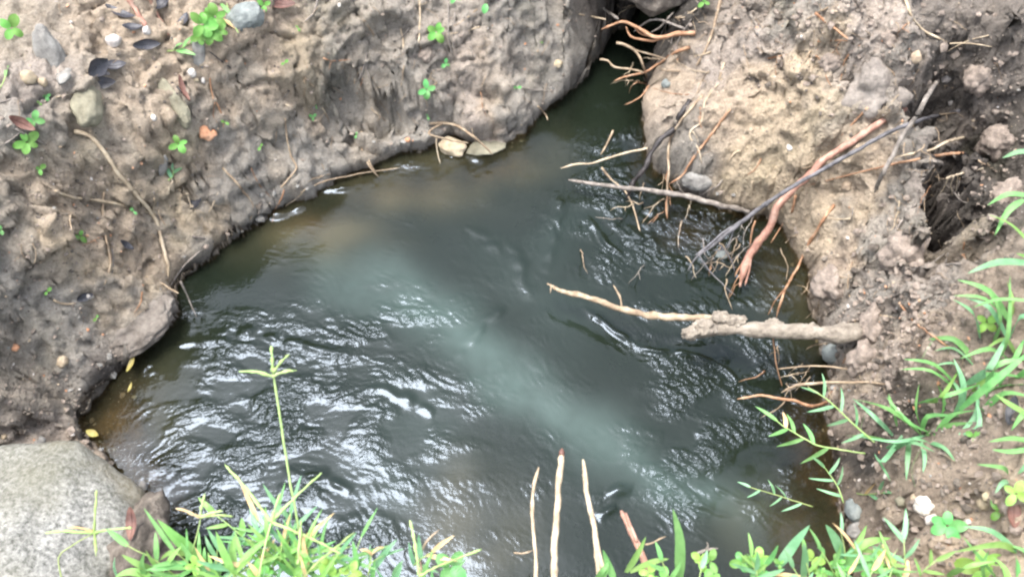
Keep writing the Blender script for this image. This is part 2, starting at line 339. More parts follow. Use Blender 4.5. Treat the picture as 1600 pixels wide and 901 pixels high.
# ------------------------------------------------------------------ ground
def axis(lo, hi, step, far, k):
    a = np.arange(lo, hi + step / 2, step); e = step * (1.16 ** np.arange(1, 60)).cumsum(); e = e[e < far]
    return np.concatenate([lo - e[::-1], a, hi + e])
gx = axis(-1.42, 1.42, .004, 40, 0); gy = axis(.06, 1.86, .004, 40, 0)
X, Y = np.meshgrid(gx, gy); x, y = X.ravel(), Y.ravel()
Zf, sdist, land = height(x, y)
far = np.maximum(np.hypot(x, y - .9) - 1.9, 0); Zf = np.where(far > 0, Zf * np.exp(-far) + .42 * (1 - np.exp(-far)), Zf)
Z = Zf.reshape(X.shape)
gzy, gzx = np.gradient(Z, gy, gx); nrm = np.stack([-gzx.ravel(), -gzy.ravel(), np.ones(x.size)], 1); nrm /= np.linalg.norm(nrm, axis=1)[:, None]
V = np.stack([x, y, Zf], 1)
q = V + .03 * np.stack([perlin(V, .12, 1), perlin(V, .12, 2), perlin(V, .12, 3)], 1)
# how crumbly the soil is: loose heap at upper right, smooth silt on the left wall
def blobs(lst, power=2):
    o = np.zeros(x.size)
    for px, py, z, r, a in lst:
        c = P(px, py, z); o = np.maximum(o, a * np.exp(-(((x - c[0]) ** 2 + (y - c[1]) ** 2) / r ** 2) ** (power / 2)))
    return o
crumb = blobs([(1450,80,.4,.38,1),(1560,300,.4,.25,.9),(1250,30,.3,.2,.8),(1400,380,.22,.16,.8),(1370,500,.2,.14,.6),(1200,200,.2,.2,.35),(60,640,.1,.12,.8),(200,100,.35,.3,.35),(60,350,.3,.2,.35),(1500,750,.36,.3,.35),(1100,60,.2,.12,.5)], 3)
amp = .6 + .4 * sm(0, .05, np.abs(sdist)) 
dsp = .022 * perlin(q, .17, 4) + .011 * perlin(q, .075, 5) + (.0022 + .004 * crumb) * perlin(q, .034, 6)
c1, e1 = cells(q * [1, 1, 1.7], .085, 41); c2, e2 = cells(q * [1, 1, 1.7], .036, 42); c3, e3 = cells(V, .017, 43)
dsp += (.015 * c1 + (.0045 + .004 * crumb) * c2 + .0028 * c3) * np.clip(.7 + perlin(V, .2, 44), .2, 1.3) - .006 * sm(.10, .0, e1) - .0025 * sm(.12, 0, e2)
rid = 1 - np.abs(perlin(q * [1, 1, 2.2], .06, 7)) * 2; dsp += .0042 * (rid - .4) * (1 - .4 * crumb)
rid2 = 1 - np.abs(perlin(q * [1, 1, 1.6], .024, 17)) * 2; dsp += .0035 * (rid2 - .4)
st = 1 - 2 * np.abs(perlin(q * [.55, .8, 2.6] + [0, 0, 3], .055, 27)); st2 = 1 - 2 * np.abs(perlin(q * [.6, .9, 2.6], .022, 28)); leftish = sm(.35, .0, x)
dsp += (.007 * (st - .5) + .0028 * (st2 - .5)) * (.35 + .65 * leftish)
dsp += .0035 * perlin(V, .015, 8) + .0028 * perlin(V, .008, 18)
wl = worley(q, .034, 9); wl2 = worley(V, .014, 10)
dsp += crumb * (.020 * (.5 - wl) + .008 * (.5 - wl2)) + (.25 + .2 * crumb) * .006 * (.5 - wl2)
dsp -= .006; dsp *= amp
land_w = sm(-.01, .03, sdist); dsp *= .35 + .65 * land_w
flat = np.exp(-np.maximum(far, 0) * 2); dsp *= flat
V = V + nrm * dsp[:, None]
# the undercut: everything above the waterline leans out over the water a little
gsy, gsx = np.gradient(sdist.reshape(X.shape), gy, gx); gn = np.hypot(gsx, gsy) + 1e-6; nx = -(gsx / gn).ravel(); ny = -(gsy / gn).ravel()
near_l = sm(.09, .0, sdist) * sm(-.03, .0, sdist); up = sm(.0, .035, V[:, 2])
und = .014 * near_l * up * (1 + .8 * perlin(q, .11, 12)); V[:, 0] += nx * und; V[:, 1] += ny * und
keepz = (sdist > .004) & (V[:, 2] < .006); V[keepz, 2] = .006 + .2 * (V[keepz, 2] - .006) * 0
ground, GV, GQ, _ = gridmesh('ground', V[:, 0].reshape(X.shape), V[:, 1].reshape(X.shape), V[:, 2].reshape(X.shape))
tag(ground, kind='structure')
# soil kinds by place; 'h' humus also paints shade of crevices and channel mouth
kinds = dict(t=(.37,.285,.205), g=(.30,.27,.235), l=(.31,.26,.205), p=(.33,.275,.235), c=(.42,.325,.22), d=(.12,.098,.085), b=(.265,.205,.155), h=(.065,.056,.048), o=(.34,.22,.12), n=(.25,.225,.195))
soils = [(40,60,.4,'l'),(200,60,.36,'t'),(330,80,.33,'t'),(430,40,.33,'t'),(560,30,.33,'l'),(720,20,.33,'p'),(860,40,.2,'n'),(930,40,.2,'n'),(520,90,.25,'n'),(600,100,.22,'n'),(760,70,.25,'t'),
 (700,130,.18,'n'),(800,150,.1,'g'),(740,185,.07,'p'),(640,165,.14,'g'),(600,215,.07,'l'),(480,240,.1,'g'),(400,140,.27,'l'),(380,200,.2,'g'),(330,230,.25,'n'),(240,180,.3,'t'),(240,230,.3,'c'),
 (150,150,.35,'l'),(60,130,.38,'p'),(60,200,.35,'n'),(60,290,.35,'t'),(150,260,.3,'t'),(130,380,.25,'c'),(50,360,.3,'l'),(30,420,.28,'g'),(60,500,.25,'g'),(180,440,.2,'g'),(280,330,.17,'n'),
 (380,330,.08,'g'),(250,500,.05,'p'),(150,560,.15,'n'),(50,570,.2,'l'),(60,620,.12,'l'),(60,680,.08,'p'),(180,590,.03,'d'),(100,720,.05,'b'),
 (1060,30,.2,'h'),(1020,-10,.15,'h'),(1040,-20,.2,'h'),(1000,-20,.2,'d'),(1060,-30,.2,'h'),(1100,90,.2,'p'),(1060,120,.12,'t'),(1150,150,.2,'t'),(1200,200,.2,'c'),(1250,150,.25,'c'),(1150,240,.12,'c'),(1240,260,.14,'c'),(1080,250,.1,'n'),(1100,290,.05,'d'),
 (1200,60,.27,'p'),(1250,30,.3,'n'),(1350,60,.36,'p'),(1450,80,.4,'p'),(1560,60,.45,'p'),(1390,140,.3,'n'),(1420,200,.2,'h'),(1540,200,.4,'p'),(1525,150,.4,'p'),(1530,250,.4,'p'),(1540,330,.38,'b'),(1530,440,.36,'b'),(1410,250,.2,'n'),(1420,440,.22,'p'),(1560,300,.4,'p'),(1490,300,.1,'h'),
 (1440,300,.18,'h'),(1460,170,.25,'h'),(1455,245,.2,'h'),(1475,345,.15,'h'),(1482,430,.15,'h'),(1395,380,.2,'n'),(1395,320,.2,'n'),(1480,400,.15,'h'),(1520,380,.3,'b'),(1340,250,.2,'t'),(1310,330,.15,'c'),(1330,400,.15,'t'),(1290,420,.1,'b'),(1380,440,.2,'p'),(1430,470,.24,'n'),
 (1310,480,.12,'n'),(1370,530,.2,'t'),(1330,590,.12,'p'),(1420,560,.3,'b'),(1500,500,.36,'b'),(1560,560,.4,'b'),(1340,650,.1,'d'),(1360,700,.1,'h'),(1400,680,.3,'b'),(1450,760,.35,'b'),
 (1520,820,.38,'t'),(1580,740,.4,'t'),(1380,820,.32,'b'),(1300,700,.03,'b'),(1330,800,.1,'b'),(800,-100,.35,'g'),(1550,650,.4,'b')]
cx = x + .05 * perlin(V, .09, 21) + .02 * perlin(V, .03, 22); cy = y + .05 * perlin(V, .09, 23) + .02 * perlin(V, .03, 24)
cw = np.zeros(x.size); cc = np.zeros((x.size, 3))
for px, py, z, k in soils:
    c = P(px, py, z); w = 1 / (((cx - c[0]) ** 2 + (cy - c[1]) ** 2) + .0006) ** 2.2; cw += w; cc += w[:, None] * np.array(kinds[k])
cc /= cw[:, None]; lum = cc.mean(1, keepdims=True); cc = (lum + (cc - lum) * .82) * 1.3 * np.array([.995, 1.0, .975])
bedc = np.array([.20, .14, .08])[None] * (1 + .5 * perlin(V, .05, 30))[:, None]
orange = np.maximum(blobs([(520,360,0,.09,1),(600,370,0,.06,.8),(1250,790,0,.06,.6),(700,790,0,.1,.5)]) , 0)[:, None] * (.6 + .8 * perlin(V, .04, 31))[:, None]
bedc = bedc * (1 - np.clip(orange, 0, 1)) + np.array([.30, .10, .035]) * np.clip(orange, 0, 1)
uw = sm(.004, -.012, V[:, 2])[:, None]; cc = cc * (1 - uw) + bedc * uw
wet = np.clip(.8 * sm(.022 + .03 * perlin(V, .04, 33), .0, V[:, 2]) * sm(.2, .05, sdist), 0, 1)
wet = np.maximum(wet, blobs([(120,640,.06,.07,.35),(1340,700,.1,.05,.4),(1470,330,.15,.08,.5),(1030,0,.15,.10,.9),(290,420,.05,.04,.5),(1300,520,.08,.05,.5)]))  # channel mouth blob also paints in the shade of the hole
cattr(ground.data, 'soil', cc); fattr(ground.data, 'wet', wet); fattr(ground.data, 'crumb', crumb); ground.data.materials.append(M['soil'])
inner = (GQ[:, 0] >= 0); bvh = BVHTree.FromPolygons([tuple(v) for v in GV.tolist()], GQ.tolist())
def hit(px, py):
    """first point of the ground or water seen at a place of the photograph, with the normal"""
    r = Vector(ray(px, py)).normalized(); loc, nr, _, _ = bvh.ray_cast(Vector((0, 0, CH)), r)
    if loc is None or loc.z < 0.001: p = P(px, py, 0.002); return Vector(p), Vector((0, 0, 1))
    return loc, nr
def drop(x_, y_):
    loc, nr, _, _ = bvh.ray_cast(Vector((x_, y_, 2)), Vector((0, 0, -1))); return loc, nr

# ------------------------------------------------------------------ water
def build_water():
    ax = np.arange(-.86, .90, .0028); ay = np.arange(.12, 1.82, .0028); X, Y = np.meshgrid(ax, ay); x, y = X.ravel(), Y.ravel()
    h, sd_, _ = height(x, y); keep = sd_ < .05
    p = np.stack([x, y, np.zeros(x.size)], 1)
    def bl(lst):
        o = np.zeros(x.size)
        for px, py, rx, ry, a in lst:
            c = P(px, py, 0); o = np.maximum(o, a * np.exp(-((x - c[0]) / rx) ** 2 - ((y - c[1]) / ry) ** 2))
        return o
    rough = bl([(400,660,.33,.2,1),(330,790,.16,.12,1.1),(470,520,.25,.05,.75),(620,500,.16,.08,.7),(1090,370,.16,.13,2.9),(1000,300,.13,.13,2.3),(970,200,.06,.1,.9),(1130,470,.16,.14,1.6),(1150,590,.14,.1,1.6),
                (1130,720,.16,.10,1.7),(690,690,.12,.1,.5),(1250,800,.1,.08,.6),(420,850,.3,.1,1),(860,370,.12,.09,.35),(640,250,.2,.03,.5),(980,770,.08,.05,.5)])
    rough = np.maximum(rough * 1.55, .2) * (1 - .85 * bl([(165,660,.10,.16,1),(190,740,.05,.06,1),(690,820,.09,.12,.9)]))
    # crest direction (radians from +x) interpolated from places
    dirs = [(400,560,-8),(620,560,-30),(450,650,8),(600,660,5),(350,740,8),(240,700,50),(520,740,-25),(600,800,-60),(300,800,20),(1000,330,-42),(1080,380,-35),(970,430,-55),(1000,520,-35),(1120,580,-22),
            (1150,700,-30),(1120,780,-22),(960,200,60),(700,250,10),(560,380,-30),(640,350,-30),(850,350,70),(800,650,-40),(1220,560,-60),(1280,830,-50),(880,500,-60)]
    a2 = np.zeros(x.size, complex); 
    for px, py, a in dirs:
        c = P(px, py, 0); w = 1 / ((x - c[0]) ** 2 + (y - c[1]) ** 2 + .002) ** 1.6; a2 += w * np.exp(2j * math.radians(a))
    th = np.angle(a2) / 2
    wob = .02 * np.stack([perlin(p, .14, 60), perlin(p, .14, 61), np.zeros(x.size)], 1); pw = p + wob + .006 * np.stack([perlin(p, .04, 62), perlin(p, .04, 63), np.zeros(x.size)], 1)
    hgt = np.zeros(x.size); K = 8; tw = np.zeros(x.size)
    for k in range(K):
        a = math.pi * k / K; dd = np.abs((th - a + math.pi / 2) % math.pi - math.pi / 2); w = np.maximum(0, 1 - dd / (math.pi / K)); m = w > 0
        u = pw[m, 0] * math.cos(a) + pw[m, 1] * math.sin(a); v = -pw[m, 0] * math.sin(a) + pw[m, 1] * math.cos(a)
        t = np.zeros(m.sum())
        for L, Wd, am, sdn in ((.12,.036,.0010,1),(.034,.0110,.00105,2),(.020,.0064,.00058,3)):
            nz = perlin(np.stack([u / L, v / Wd, np.full(len(u), k * 7.3)], 1), 1, 70 + sdn); t += am * (1 - 2 * np.abs(nz) if sdn == 2 else nz)
        hgt[m] += w[m] * t; tw += w
    patch = np.clip(.5 + 1.5 * perlin(p * [.6, 1, 1], .07, 80) + .9 * perlin(p * [.6, 1, 1], .033, 81), .06, 1.6)
    hgt *= 1.6 * rough * patch * sm(-.002, -.05, h) 
    c = P(430, 905, 0); rr = np.hypot(x - c[0] + .03 * perlin(p, .09, 90), (y - c[1]) * 1.3)
    m = np.exp(-((rr - .20) / .07) ** 2) * sm(-.1, .1, y - c[1]) * sm(.35, -.1, x - c[0]) * np.clip(perlin(p, .05, 92) * 2.2, 0, 1); hgt += .0005 * m * np.sin(rr * 2 * math.pi / .017 + 5 * perlin(p, .05, 91))
    for pts, w_, am in [([(915,478),(940,505),(985,535),(1040,548),(1100,568),(1150,590),(1180,612)],.006,.0034),([(925,345),(950,385),(990,400)],.007,.0034),([(975,350),(1010,375),(1050,395)],.006,.0028),
        ([(1040,762),(1090,785),(1170,812)],.006,.0030),([(1105,752),(1160,778),(1210,790)],.005,.0024),([(1080,715),(1112,740)],.005,.0025),([(940,770),(985,772)],.009,.004),([(935,812),(965,795)],.009,.003),
        ([(700,560),(770,500),(790,480)],.008,.0022),([(340,525),(400,520),(470,530),(560,545)],.010,.0028),([(430,745),(500,745),(550,770)],.009,.003),([(480,300),(520,295),(550,288)],.006,.0035),([(410,352),(440,335),(475,320)],.006,.0035),
        ([(565,247),(610,242),(640,232)],.005,.0035),([(700,244),(750,252)],.006,.003),([(560,610),(640,625),(690,640)],.01,.0026),([(260,545),(340,538),(400,545)],.008,.002),([(840,420),(870,350),(880,300)],.012,.002),([(740,350),(800,400),(830,470)],.012,.0016)]:
        dd, _, arc = polydist(pw[:, 0] , pw[:, 1], W2(pts, 0)); hgt += am * np.exp(-(dd / w_) ** 2) * np.sin(np.pi * np.clip(arc, 0, 1)) ** .6 * 1.5 * np.clip(.8 + 1.2 * perlin(p, .03, 95), 0, 1.4)
    hgt += .0022 * perlin(pw, .13, 97)
    milk = np.zeros(x.size)
    for pts, w_, am in [([(520,430),(620,450),(700,500),(780,580),(880,650),(960,700),(1060,760),(1180,810)],.056,.95),([(690,500),(790,600),(850,640)],.035,.5),([(600,760),(640,740)],.07,.22),([(760,420),(860,460),(880,560)],.07,.16),([(640,620),(700,700)],.07,.2),([(900,340),(850,420)],.05,.14)]:
        dd, _, arc = polydist(x + .04 * perlin(p, .15, 101), y + .04 * perlin(p, .15, 102), W2(pts, 0)); milk = np.maximum(milk, am * np.exp(-(dd / w_) ** 2) * (.35 + .65 * np.sin(np.pi * np.clip(.12 + .8 * arc, 0, 1))))
    milk *= np.clip(.95 + .22 * perlin(p, .06, 103) + .12 * perlin(p, .02, 104), .2, 1.2)
    silt = bl([(620,290,.17,.07,1.0),(720,255,.12,.05,1.0),(480,360,.14,.07,.9),(760,250,.14,.08,.7),(1250,450,.07,.12,.6),(1280,830,.14,.08,.8),(740,840,.09,.09,.6),(170,660,.10,.18,.9),(720,760,.05,.06,.4)]) * np.clip(.8 + .7 * perlin(p, .08, 105), 0, 1.2)
    depth = 1 - np.exp(-np.maximum(-h, 0) / .062); depth = np.clip(depth, .04, .985)
    o, Vv, q, used = gridmesh('stream_water', X, Y, hgt.reshape(X.shape), keep.reshape(X.shape))
    for nm, a in (('depth', depth), ('milk', milk), ('silt', silt), ('ripple', np.clip(rough * patch, .12, 1.6))): fattr(o.data, nm, a[used])
    o.data.materials.append(M['water']); tag(o, kind='structure')
build_water()
# ------------------------------------------------------------------ builders of small things
CAM = Vector((0, 0, CH))
def pt(p, lift=0.0):
    """(px, py) lies on what is seen there; (px, py, z) stands at height z"""
    l, n_ = hit(p[0], p[1])
    if len(p) == 3 and not (l.z > .01 and l.z > p[2] - .004): return Vector(P(p[0], p[1], p[2]))
    if len(p) == 3: lift = max(lift, .003)
    return l + (n_ * .5 + (CAM - l).normalized() * .5) * lift
def spline(pts, step=.007):
    out = []; n = len(pts)
    for i in range(n - 1):
        a, b, c, d = pts[max(i - 1, 0)], pts[i], pts[i + 1], pts[min(i + 2, n - 1)]
        k = max(2, int((c - b).length / step))
        for j in range(k):
            t = j / k; out.append(.5 * ((2 * b) + (c - a) * t + (2 * a - 5 * b + 4 * c - d) * t * t + (3 * b - a - 3 * c + d) * t ** 3))
    out.append(pts[-1]); return out
def tube_data(pts, r0, r1, wander=.0018, knob=.25, seg=7, step=.007, tip=True):
    sp = spline(pts, step); n = len(sp); sd_ = random.random() * 50; q = np.array([list(v) for v in sp]); 
    off = np.stack([perlin(q + sd_, .035, 3), perlin(q + sd_, .035, 4), perlin(q + sd_, .035, 5)], 1) * wander + np.stack([perlin(q + sd_, .012, 6), perlin(q + sd_, .012, 7), perlin(q + sd_, .012, 8)], 1) * wander * .45
    env = np.sin(np.pi * np.clip(np.linspace(0, 1, n), 0, 1)) ** .4; q = q + off * env[:, None]
    V_ = []; Fc = []; up = Vector((.3, .2, .9))
    for i in range(n):
        t = Vector(q[min(i + 1, n - 1)] - q[max(i - 1, 0)]).normalized(); s_ = t.cross(up).normalized(); u_ = s_.cross(t)
        f = i / (n - 1); r = r0 + (r1 - r0) * f
        if tip and f > .93: r *= max(.35, (1 - f) / .07)
        for k in range(seg):
            a = 2 * math.pi * k / seg; rr = r
            V_.append(Vector(q[i]) + (s_ * math.cos(a) + u_ * math.sin(a)) * rr)
    A_ = np.array([list(v) for v in V_]); c_ = np.repeat(q, seg, 0); nz = 1 + knob * perlin(A_ + sd_, max(.006, r0 * 2.2), 9) * 1.6 + knob * .6 * perlin(A_ + sd_, max(.003, r0 * .8), 10)
    A_ = c_ + (A_ - c_) * nz[:, None]
    for i in range(n - 1):
        for k in range(seg):
            k2 = (k + 1) % seg; Fc.append((i * seg + k, i * seg + k2, (i + 1) * seg + k2, (i + 1) * seg + k))
    Fc.append(tuple(range(seg))[::-1]); Fc.append(tuple((n - 1) * seg + k for k in range(seg)))
    return [tuple(v) for v in A_.tolist()], Fc
def root(label, pts, r0, r1, mat, name='root', cat='root', forks=(), group=None, wander=.0014, knob=.24, fname='rootlet'):
    w = [pt(p, r0 * .8) for p in pts]
    o = mesh(name, *tube_data(w, r0, r1, wander, knob, 9 if r0 > .008 else 6), M[mat])
    tag(o, label, cat, group)
    for f in forks:
        fp, fr0, fr1 = f[:3]; fm = f[3] if len(f) > 3 else mat
        ww = [pt(p, fr0 * .8) for p in fp]; mesh(fname, *tube_data(ww, fr0, fr1, wander, knob, 6), M[fm], o)
    return o
def ribbon(p, w, fold=.25, prof='grass', n=7, face=None):
    """a leaf blade along three or more points, folded along its midrib"""
    sp = spline(p, 1); L = len(p) - 1; k = 0
    def at(t):
        f = t * L; i = min(int(f), L - 1); u = f - i; a, b, c, d = p[max(i - 1, 0)], p[i], p[i + 1], p[min(i + 2, L)]
        return .5 * ((2 * b) + (c - a) * u + (2 * a - 5 * b + 4 * c - d) * u * u + (3 * b - a - 3 * c + d) * u ** 3)
    V_ = []; Fc = []; fc = face or (CAM - p[0]).normalized() + Vector((random.uniform(-.5, .5), random.uniform(-.5, .5), .4))
    for i in range(n + 1):
        t = i / n; c = at(t); tg = (at(min(t + .04, 1)) - at(max(t - .04, 0))).normalized(); s_ = tg.cross(fc)
        s_ = s_.normalized() if s_.length > 1e-4 else Vector((1, 0, 0)); u_ = s_.cross(tg)
        if prof == 'grass': ww = w * (.55 + .45 * min(1, t * 4)) * (1 - max(0, (t - .35) / .65) ** 1.7) 
        elif prof == 'leaf': ww = w * math.sin(math.pi * min(1, .04 + .96 * t)) ** .75
        else: ww = w
        ww = max(ww, .0003)
        V_ += [c - s_ * ww * .5 + u_ * ww * fold * .5, c, c + s_ * ww * .5 + u_ * ww * fold * .5]
    for i in range(n):
        a = i * 3; Fc += [(a, a + 1, a + 4, a + 3), (a + 1, a + 2, a + 5, a + 4)]
    return V_, Fc
def blade(parent, pts, w, mat, name='blade'):
    w_ = [v if isinstance(v, Vector) else pt(v) for v in pts]
    return mesh(name, *ribbon(w_, w, fold=random.uniform(.15, .5)), M[mat], parent)
_ico = None
def ico(sub):
    import bmesh
    bm = bmesh.new(); bmesh.ops.create_icosphere(bm, subdivisions=sub, radius=1); v = np.array([list(a.co) for a in bm.verts]); f = [tuple(a.index for a in q.verts) for q in bm.faces]; bm.free(); return v, f
ICO = {k: ico(k) for k in (1, 2, 3, 4, 5)}
def lump(name, c, rad, mat, ang=0, sub=3, rough=.25, flat=0, parent=None, sink=.3, sharp=0):
    cat_soil = mat in (M.get('dry'), M.get('mud'), M.get('dryrock')) or mat in ('dryrock', 'mudbark')
    v, f = ICO[sub]; sd_ = random.random() * 99; d = 1 + rough * perlin(v + sd_, .9, 1) + rough * .45 * perlin(v + sd_, .35, 2)
    if sharp: d = d + sharp * (.5 - worley(v + sd_, .9, 3))
    u = v * d[:, None]
    if cat_soil: u = u * (1 + .10 * perlin(v + sd_, .16, 11) + .22 * (.5 - worley(v + sd_, .33, 12)) + .05 * perlin(v + sd_, .07, 13))[:, None]
    if sub > 3: u = u * (1 + .014 * perlin(v + sd_, .08, 5) + .035 * perlin(v + sd_, .2, 6))[:, None]
    u = u * np.array(rad); ca, sa = math.cos(ang), math.sin(ang); u = np.stack([u[:, 0] * ca - u[:, 1] * sa, u[:, 0] * sa + u[:, 1] * ca, u[:, 2]], 1)
    o = mesh(name, u, f, mat if not isinstance(mat, str) else M[mat], parent); o.location = Vector(c) - Vector((0, 0, rad[2] * sink)); return o
def pxm(px, py): return (hit(px, py)[0] - CAM).length / F * 1.03     # metres per pixel there
def stone(label, px, py, wpx, hpx, ang, mat, name='stone', cat='stone', hgt=.5, sink=.15, rough=.22, sharp=.25, group=None):
    l, n_ = hit(px, py); k = pxm(px, py); a, b = wpx * k / 2.1, hpx * k / 2.1
    o = lump(name, l, (a, b, min(a, b) * hgt * 1.3), mat, math.radians(ang), 4 if wpx > 24 else 3, rough, sink=sink, sharp=sharp)
    # lie along the slope
    o.rotation_euler = Vector((0, 0, 1)).rotation_difference((n_ + Vector((0, 0, .5))).normalized()).to_euler()
    return tag(o, label, cat, group)
def dead_leaf(label, px, py, lpx, wpx, ang, mat, curl=.3, lift=.004, name='dead_leaf', cat='dead leaf', z=None):
    l, n_ = (Vector(P(px, py, z)), Vector((0, 0, 1))) if z is not None else hit(px, py); k = pxm(px, py); L = lpx * k; a = math.radians(ang); n_ = (n_ + Vector((0, -.2, .9))).normalized()
    d = Vector((math.cos(a), math.sin(a), 0)); d = (d - n_ * d.dot(n_)).normalized(); pts = [l + d * (t - .5) * L + n_ * (lift + curl * L * (abs(t - .5) * 2) ** 2 * .5) for t in (0, .33, .66, 1)]
    root_ = mesh(name, *ribbon(pts, wpx * k, fold=.5, prof='leaf', n=9, face=n_), M[mat]); tag(root_, label, cat)
    mesh('midrib', *tube_data([p_ + n_ * .0006 for p_ in pts], .0009, .0005, 0, 0, 5), M[mat], root_); return root_
def herb(label, px, py, size, nl, mat, group='seedlings rooted in the bank', name='seedling', tall=.35, z=None, ang=None):
    l = Vector(P(px, py, z)) if z is not None else hit(px, py)[0]; k = pxm(px, py); R = size * k / 2; vw = (CAM - l).normalized(); c = empty(name, l); tag(c, label, 'seedling', group)
    top = vw * R * tall * 2 + Vector((0, 0, R * .2)); a0 = random.random() * 6.28 if ang is None else math.radians(ang)
    mesh('stem', *tube_data([Vector((0, 0, -.004)), top * .5 + Vector((.001, 0, 0)), top], .0009, .0007, 0, 0, 5), M['stem'], c)
    sx = vw.cross(Vector((0, 1, 0))).normalized(); sy = sx.cross(vw) * -1; sy = vw.cross(sx).normalized()
    for i in range(nl):
        a = a0 + i * 2 * math.pi / nl + random.uniform(-.3, .3); d = sx * math.cos(a) + sy * math.sin(a); r = R * random.uniform(.75, 1.1); up = vw * random.uniform(-.25, .25)
        b = top - vw * R * .12 * (i // 3)
        pts = [b + d * r * .08, b + d * r * .55 + vw * r * .12, b + d * r + up * r * .6]
        mesh('leaf', *ribbon(pts, r * random.uniform(.55, .72), fold=.25, prof='leaf', n=6, face=vw), M[mat], c)
    return c
def shoot(label, stem, r, leaves, leaf_px, wid, mat, group=None, name='grass_shoot', spread=48, start=.15, smat='stem', droop=.15, z_end=None):
    """a grass stem with leaves on alternating sides"""
    w = [pt(p, .004) for p in stem]; c = empty(name, w[0]); tag(c, label, 'grass', group); loc = w[0]; w = [q - loc for q in w]
    mesh('stem', *tube_data(w, r, r * .6, .001, .15, 5), M[smat], c); sp = spline(w, .004); n = len(sp); k = (CAM - loc).length / F
    for i in range(leaves):
        f = start + (1 - start) * (i + .5) / leaves; j = min(int(f * n), n - 2); b = sp[j]; t = (sp[min(j + 3, n - 1)] - sp[max(j - 3, 0)]).normalized(); vw = (CAM - loc - b).normalized(); s_ = t.cross(vw).normalized()
        a = math.radians(spread * random.uniform(.65, 1.2)) * (1 if i % 2 else -1); 
        if i == leaves - 1: a *= .2
        if random.random() < .12: continue
        f = min(.99, max(start, f + random.gauss(0, .03))); j = min(int(f * n), n - 2); b = sp[j]
        d = t * math.cos(a) + s_ * math.sin(a); L = leaf_px * k * random.uniform(.7, 1.2) * (1 - .25 * f); up = vw * random.uniform(-.05, .25)
        pts = [b, b + (d + up * .5) * L * .5, b + (d + up) * L * .95 - Vector((0, 0, droop * L)) + t * L * .1]
        mesh('blade', *ribbon(pts, wid * k * random.uniform(.65, 1.2), fold=random.uniform(.15, .5)), M['stem_dry' if random.random() < .08 else mat], c)
    return c
def clump(label, base, blades, group=None, cat='grass', name='grass_tuft'):
    """a tuft from hand-placed arcs: ((x,y)...points), width in px, material"""
    b0 = pt(base); c = empty(name, b0); tag(c, label, cat, group); k = (CAM - b0).length / F
    for pts, w, m in blades:
        n = len(pts); L = sum(math.hypot(pts[i + 1][0] - pts[i][0], pts[i + 1][1] - pts[i][1]) for i in range(n - 1)) * k; zb = b0.z; q = []
        for i, p in enumerate(pts):
            if len(p) == 3: q.append(Vector(P(*p)) - b0)
            else:
                f = i / (n - 1); g = hit(*p)[0].z; z = max(g + .006, zb + L * .45 * math.sin(f * 2.2)) if i else max(g, zb - .05); q.append(Vector(P(p[0], p[1], min(z, g + .12) if z > g + .12 else z)) - b0)
        mesh('blade', *ribbon(q, w * k * .82, fold=random.uniform(.15, .45), n=8), M[m], c)
    return c
def seed_head(label, stem, spikes, z, group=None, r=.0011, name='seed_stalk', smat='stem'):
    sp = [Vector(P(p[0], p[1], p[2] if len(p) > 2 else z)) for p in stem]; b = sp[0]; c = empty(name, b); tag(c, label, 'grass stalk', group)
    mesh('stem', *tube_data([q - b for q in sp], r, r * .8, .0012, .1, 5), M[smat], c)
    for s_ in spikes:
        (a, e) = s_[:2]; m = s_[2] if len(s_) > 2 else 'stem'; A_ = Vector(P(a[0], a[1], a[2] if len(a) > 2 else z)) - b; B_ = Vector(P(e[0], e[1], e[2] if len(e) > 2 else z + .012)) - b; mid = (A_ + B_) / 2 + Vector((.001, .001, .004))
        mesh('spike', *tube_data([A_, mid, B_], .0018, .0013, .0008, .7, 6, .004), M[m], c)
    return c

